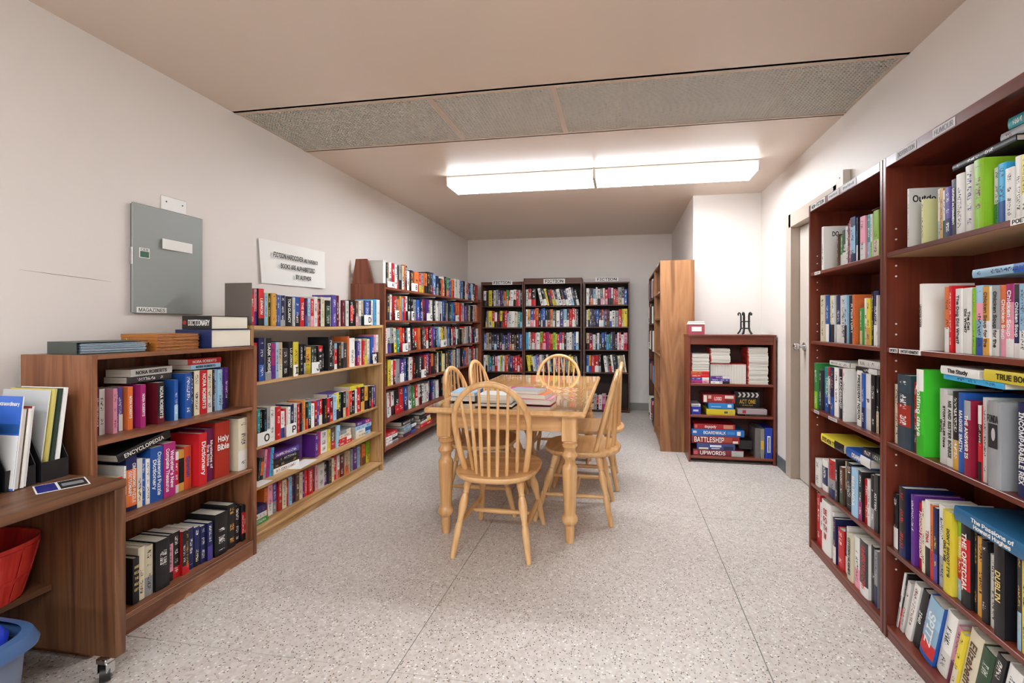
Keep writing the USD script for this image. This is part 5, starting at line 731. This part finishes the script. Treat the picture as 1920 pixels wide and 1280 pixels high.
tape('NON-FICTION', (.9955, 2.52, 1.794), -90, .17, .030, 'white NON-FICTION label on the bookcase by the door'); tape('', (.9955, 2.345, 1.794), -90, .11, .028, 'white label beside NON-FICTION on the bookcase by the door', True); tape('', (.9955, 2.20, 1.794), -90, .13, .030, 'pale label nearest the bookcase joint, on the bookcase by the door', True)
tape('INSPIRATION', (.9955, 1.79, 1.794), -90, .115, .028, 'grey INSPIRATION label on the nearer mahogany bookcase', True); tape('HUMOUR', (.9955, 1.60, 1.794), -90, .10, .028, 'grey HUMOUR label on the nearer mahogany bookcase', True)
tape('SPORTS', (.9985, 1.87, 1.088), -90, .05, .0165, 'white SPORTS label on the shelf edge of the nearer mahogany bookcase'); tape('ENTERTAINMENT', (.9985, 1.775, 1.088), -90, .12, .0165, 'white ENTERTAINMENT label on the nearer mahogany bookcase shelf')
tape('POETRY', (.9985, 1.32, 1.449), -90, .075, .017, 'white POETRY label on the upper shelf of the nearer mahogany bookcase')
tape('', (.9985, 2.53, 1.4495), -90, .07, .016, 'small white label at the far end of the upper shelf, bookcase by the door'); tape('', (.9985, 2.54, .7315), -90, .06, .016, 'small white label at the door end of the middle shelf, mahogany bookcase', True); tape('', (.9985, 2.36, .7315), -90, .09, .016, 'longer white label on the middle shelf of the bookcase by the door', True)
for c_, y, z, sh in (('S', 5.93, 1.2005, 'second'), ('T', 5.86, .8855, 'third'), ('X', 5.45, .0705, 'bottom')): card(c_, (.346, y, z), -75, .075, .08, f'white card lettered {c_}, {sh} shelf of the dark bookcase behind the tall walnut one')
for y, z, w_, wh in ((4.66, 1.7705, .16, 'top edge'), (4.50, 1.4915, .09, 'second shelf edge')): tape('', (.3615, y, z), -90, w_, .016, f'white label strip on the {wh} of the tall walnut bookcase')
t = thing('loose_sheet', 'white printed sheet on the fourth light oak shelf, before the purple books', 'paper sheet', (-1.972, 2.55, .3172), 8); part(t, 'sheet', bx(-.045, .045, -.10, .10, 0, .0006), PAPER)
t = thing('loose_sheet', 'white printed sheet on the fourth light oak shelf, at the walnut end', 'paper sheet', (-1.965, 2.20, .3172), 4); part(t, 'sheet', bx(-.04, .04, -.055, .055, 0, .0006), PAPER)
# ================================================================== GAMES BOOKCASE
gy = 4.09
MW = plain('magazine_white_edges', '#dfdcd4', .6); MS = plain('magazine_spine_red', '#b5372f', .45)
def mag(loc, rz, L, D, T, label, grp, up=False):
    t = thing('periodical', label, 'magazine', loc, rz, grp)
    if up: part(t, 'pages', bx(0, T - .0011, .0, D, 0, L - .006), MW); part(t, 'spine', bx(0, T - .0011, -.0001, D, L - .0058, L), MS)
    else: part(t, 'pages', bx(.009, L, 0, D, 0, T - .0011), MW); part(t, 'spine', bx(0, .0088, 0, D, 0, T - .0011), MS)
def pile(x, z, n, L, T, grp):
    for k in range(n): mag((x + rnd.uniform(-.004, .004), gy + rnd.uniform(0, .006), z + k * T), rnd.uniform(-1, 1), L, .22, T, grp[0], grp[1])
pile(.602, .785, 15, .15, .0102, ('white magazine with red spine, flat in the left pile above red books', 'magazines piled above the red books'))
pile(.758, .857, 12, .165, .0106, ('white magazine with red spine, flat in the middle pile on upright magazines', 'magazines piled on the upright ones'))
pile(1.065, .6805, 28, .165, .0112, ('white magazine with red spine, flat in the tallest pile', 'magazines in the tallest pile'))
for k in range(27): mag((.765 + k * .0108, gy + .01 + rnd.uniform(0, .004), .6805), 0, .172, .2, .0108, 'white magazine with red spine, standing upright in the games bookcase row', 'magazines standing upright in the games bookcase', True)
for k, (cc, kk) in enumerate((('m/i', 'magenta'), ('P/w', 'violet and white'), ('r', 'lower red'), ('o/r', 'upper orange-red'))): lying(.675, gy - .004, .6805 + k * .0262, 0, .0255, .15, .2, cc, 'pk', f'{kk} paperback lying at the left end, top shelf of games bookcase')
for k, (cc, kk) in enumerate((('w/k', 'lowest white'), ('P', 'middle violet'), ('p/w', 'uppermost purple'))): lying(.84, gy - .012, .6805 + k * .022, 0, .0215, .155, .014 + .0, cc, 'pk', f'{kk} paperback lying before the upright magazines, games bookcase')
def game(x0, x1, z0, z1, col, label, title=None, tcol=PAPER, th=.6, d=.2, rz=0., y=gy, panels=(), tw=.7, tx=0.):
    """a lidded game box: lid over base, printing on the side that faces the room"""
    t = thing('board_game_box', label, 'board game', ((x0 + x1) / 2, y, z0 + .0004), rz, 'game boxes in the low reddish bookcase'); w, h = (x1 - x0) / 2, z1 - z0 - .0006
    m = plain('game_' + col.strip('#'), col, .35); part(t, 'base', bx(-w + .002, w - .002, .002, d - .002, 0, h * .6), m); part(t, 'lid', bx(-w, w, 0, d, h * .14, h, .001), m)
    for (a, b, c, e, pc) in panels: part(t, 'printed_panel', bx(-w + 2 * w * a, -w + 2 * w * b, -.0007, -.0002, h * c, h * e), plain('print_' + pc.strip('#'), pc, .4))
    if title: part(t, 'title', text(title, h * th, (tx * w, -.0009, h * .52), (1, 0, 0), (0, 0, 1), 2 * w * tw), tcol)
YEL = plain('print_yellow_ink', '#e9c23a', .4); RDI = plain('print_red_ink', '#b3262a', .4)
z = .054
game(.618, 1.035, z, z + .054, '#7a1f33', 'maroon and grey flat game box, lowest in the pile', 'UPWORDS', PAPER, .6, panels=((.76, .99, .05, .95, '#aeb6b2'), (.01, .09, .2, .8, '#c9535c')), tw=.5, tx=-.22)
game(.65, .965, z + .054, z + .108, '#3b4a86', 'dark blue and white flat game box on the maroon one', panels=((.34, .64, .45, .78, '#e6e6ea'), (.38, .6, .15, .32, '#c9cbe0'), (.05, .3, .05, .35, '#d9d4c2'), (.7, .95, .1, .6, '#20253f')))
game(.604, 1.0, z + .108, z + .172, '#8d2226', 'dark red flat game box in the middle of the pile', 'BATTLESHIP', PAPER, .66, panels=((.86, .97, .12, .42, '#e3dcd2'), (.66, .85, .2, .9, '#a8493a')), tw=.62, tx=-.26)
game(.604, 1.04, z + .172, z + .230, '#2268b8', 'bright blue flat game box near the top of the pile', 'BOARDWALK', PAPER, .45, panels=((.03, .1, .4, .75, '#dfe5ec'), (.68, .82, .3, .75, '#3f86cc'), (.86, .93, .2, .8, '#e8e4d8')), tw=.42, tx=-.12)
game(.625, .965, z + .231, z + .276, '#a81f2a', 'red flat game box uppermost in the pile', 'dogopoly', PAPER, .5, panels=((.02, .08, .2, .8, '#d86a6a'), (.72, .95, .15, .9, '#c98a74')), tw=.28, tx=-.2)
game(1.003, 1.118, z + .06, z + .135, '#2c2b2d', 'black game box behind the red and blue pile', y=gy + .05, d=.17)
game(1.125, 1.165, z, z + .255, '#6d6a68', 'grey game box on its end beside the flat pile', y=gy - .005)
game(1.166, 1.20, z, z + .25, '#8b8a86', 'pale grey game box on its end with yellow lettering', y=gy - .002, panels=((.15, .85, .3, .6, '#d8b23c'),))
game(1.203, 1.262, z, z + .26, '#1f3fae', 'blue game box standing on its end at the door side', y=gy - .006, panels=((.3, .72, .2, .74, '#e6e9f2'), (.45, .58, .24, .70, '#1f3fae')))
z = .408
game(.602, .682, z, z + .068, '#2330a0', 'small dark blue game box at the left end of the middle shelf', panels=((.2, .75, .4, .65, '#c9cff0'),))
game(.604, .680, z + .069, z + .092, '#d9d8d6', 'thin white card box on the small dark blue box', panels=((.1, .8, .3, .7, '#8a8a90'),))
game(.73, .965, z, z + .052, '#d3c02c', 'yellow game box lowest in the middle shelf pile', panels=((.62, .74, .35, .65, '#3a4a6a'), (.8, .92, .25, .75, '#b8b24a')))
game(.745, .952, z + .053, z + .104, '#2f86cf', 'light blue game box on the yellow one', panels=((.1, .5, .3, .5, '#7fb9e6'), (.76, .92, .3, .8, '#dfe7ee')))
game(.70, .965, z + .105, z + .178, '#9c3136', 'red and white patterned game box on the light blue one', 'LOGO', PAPER, .38, panels=((.30, .64, .25, .8, '#c22a2e'), (.02, .12, .1, .9, '#e6dfd8'), (.16, .26, .5, .9, '#d9b0a0'), (.68, .95, .55, .9, '#e3d2c4'), (.7, .9, .12, .4, '#6a2024')), tw=.22, tx=-.06)
t = thing('board_game_box', 'black boxed game standing with a clapperboard front, middle shelf', 'board game', (1.085, gy + .1, z + .0004), group='game boxes in the low reddish bookcase'); part(t, 'box', bx(-.105, .105, 0, .05, 0, .195, .001), plain('game_black', '#232224', .4))
for k in range(5): P = np.array([(-.075 + k * .036, .145), (-.058 + k * .036, .145), (-.045 + k * .036, .166), (-.058 + k * .036, .187), (-.075 + k * .036, .187), (-.062 + k * .036, .166)]); mm = trimesh.creation.extrude_polygon(__import__('shapely').geometry.Polygon(P), .0006); v = mm.vertices.copy(); mm.vertices = np.c_[v[:, 0], -.0008 + v[:, 2], v[:, 1]]; mm.fix_normals(); part(t, 'chevron', mm, PAPER)
part(t, 'title', text('ACT ONE', .034, (.005, -.0008, .108), (1, 0, 0), (0, 0, 1), .135), YEL); part(t, 'title', text("It's Show Time!", .011, (.005, -.0008, .076), (1, 0, 0), (0, 0, 1), .085), YEL)
game(.985, 1.22, z + .016, z + .06, '#a89a9e', 'pinkish-grey flat game box before the black one', panels=((.16, .28, .2, .8, '#a3343a'),), d=.095, y=gy - .004)
t = thing('notebook', 'thin black spiral notebook under the pinkish-grey box', 'notebook', (1.13, gy + .004, z + .0005)); part(t, 'cover', bx(-.085, .095, 0, .12, 0, .014, .001), BLKP); part(t, 'spiral', cat_([tube([(-.08 + k * .0115, -.001 + .003 * math.cos(q), .0075 + .006 * math.sin(q)) for q in np.linspace(0, 5.5, 8)], .0008, 5) for k in range(15)]), CHROME, kind='stuff')
# on top of the games bookcase
t = thing('tissue_box', 'dusty pink lidded box with a white label on the games bookcase', 'box', (.655, 4.20, 1.1014)); PK = plain('box_pink', '#a84b58', .45)
part(t, 'body', bx(-.068, .068, -.06, .06, 0, .088, .002), PK); part(t, 'label', bx(-.042, .042, -.0612, -.0602, .028, .068, .0002), PAPER); part(t, 'tray', bx(-.071, .071, -.063, .063, .0885, .093, .001), WHT)
t = thing('napkin_pile', 'white folded papers lying on the dusty pink box', 'papers', (.655, 4.20, 1.1948)); 
for k in range(4): part(t, 'folded_paper', bx(-.066 + .003 * k, .069 - .002 * k, -.06, .06, k * .0062, k * .0062 + .0055, .002), PAPER)
t = thing('candle_holder', 'black wrought-iron candle holder on the games bookcase', 'candle holder', (1.075, 4.20, 1.1012)); R = .036
for k in range(5):
    a = 2 * np.pi * k / 5 + .3; ca, sa = math.cos(a), math.sin(a); P = [(R * 1.75, .006), (R * 1.25, .03), (R, .055), (R, .10), (R, .165), (R * 1.12, .186), (R * 1.4, .192), (R * 1.62, .184), (R * 1.6, .172), (R * 1.42, .174)]
    part(t, 'leg', tube([(ca * r, sa * r, z) for r, z in P], .0065, 8), IRON, 50)
for z in (.055, .115): a = np.linspace(0, 2 * np.pi, 33); part(t, 'ring', tube([(R * math.cos(q), R * math.sin(q), z) for q in a], .005, 8), IRON, 50)
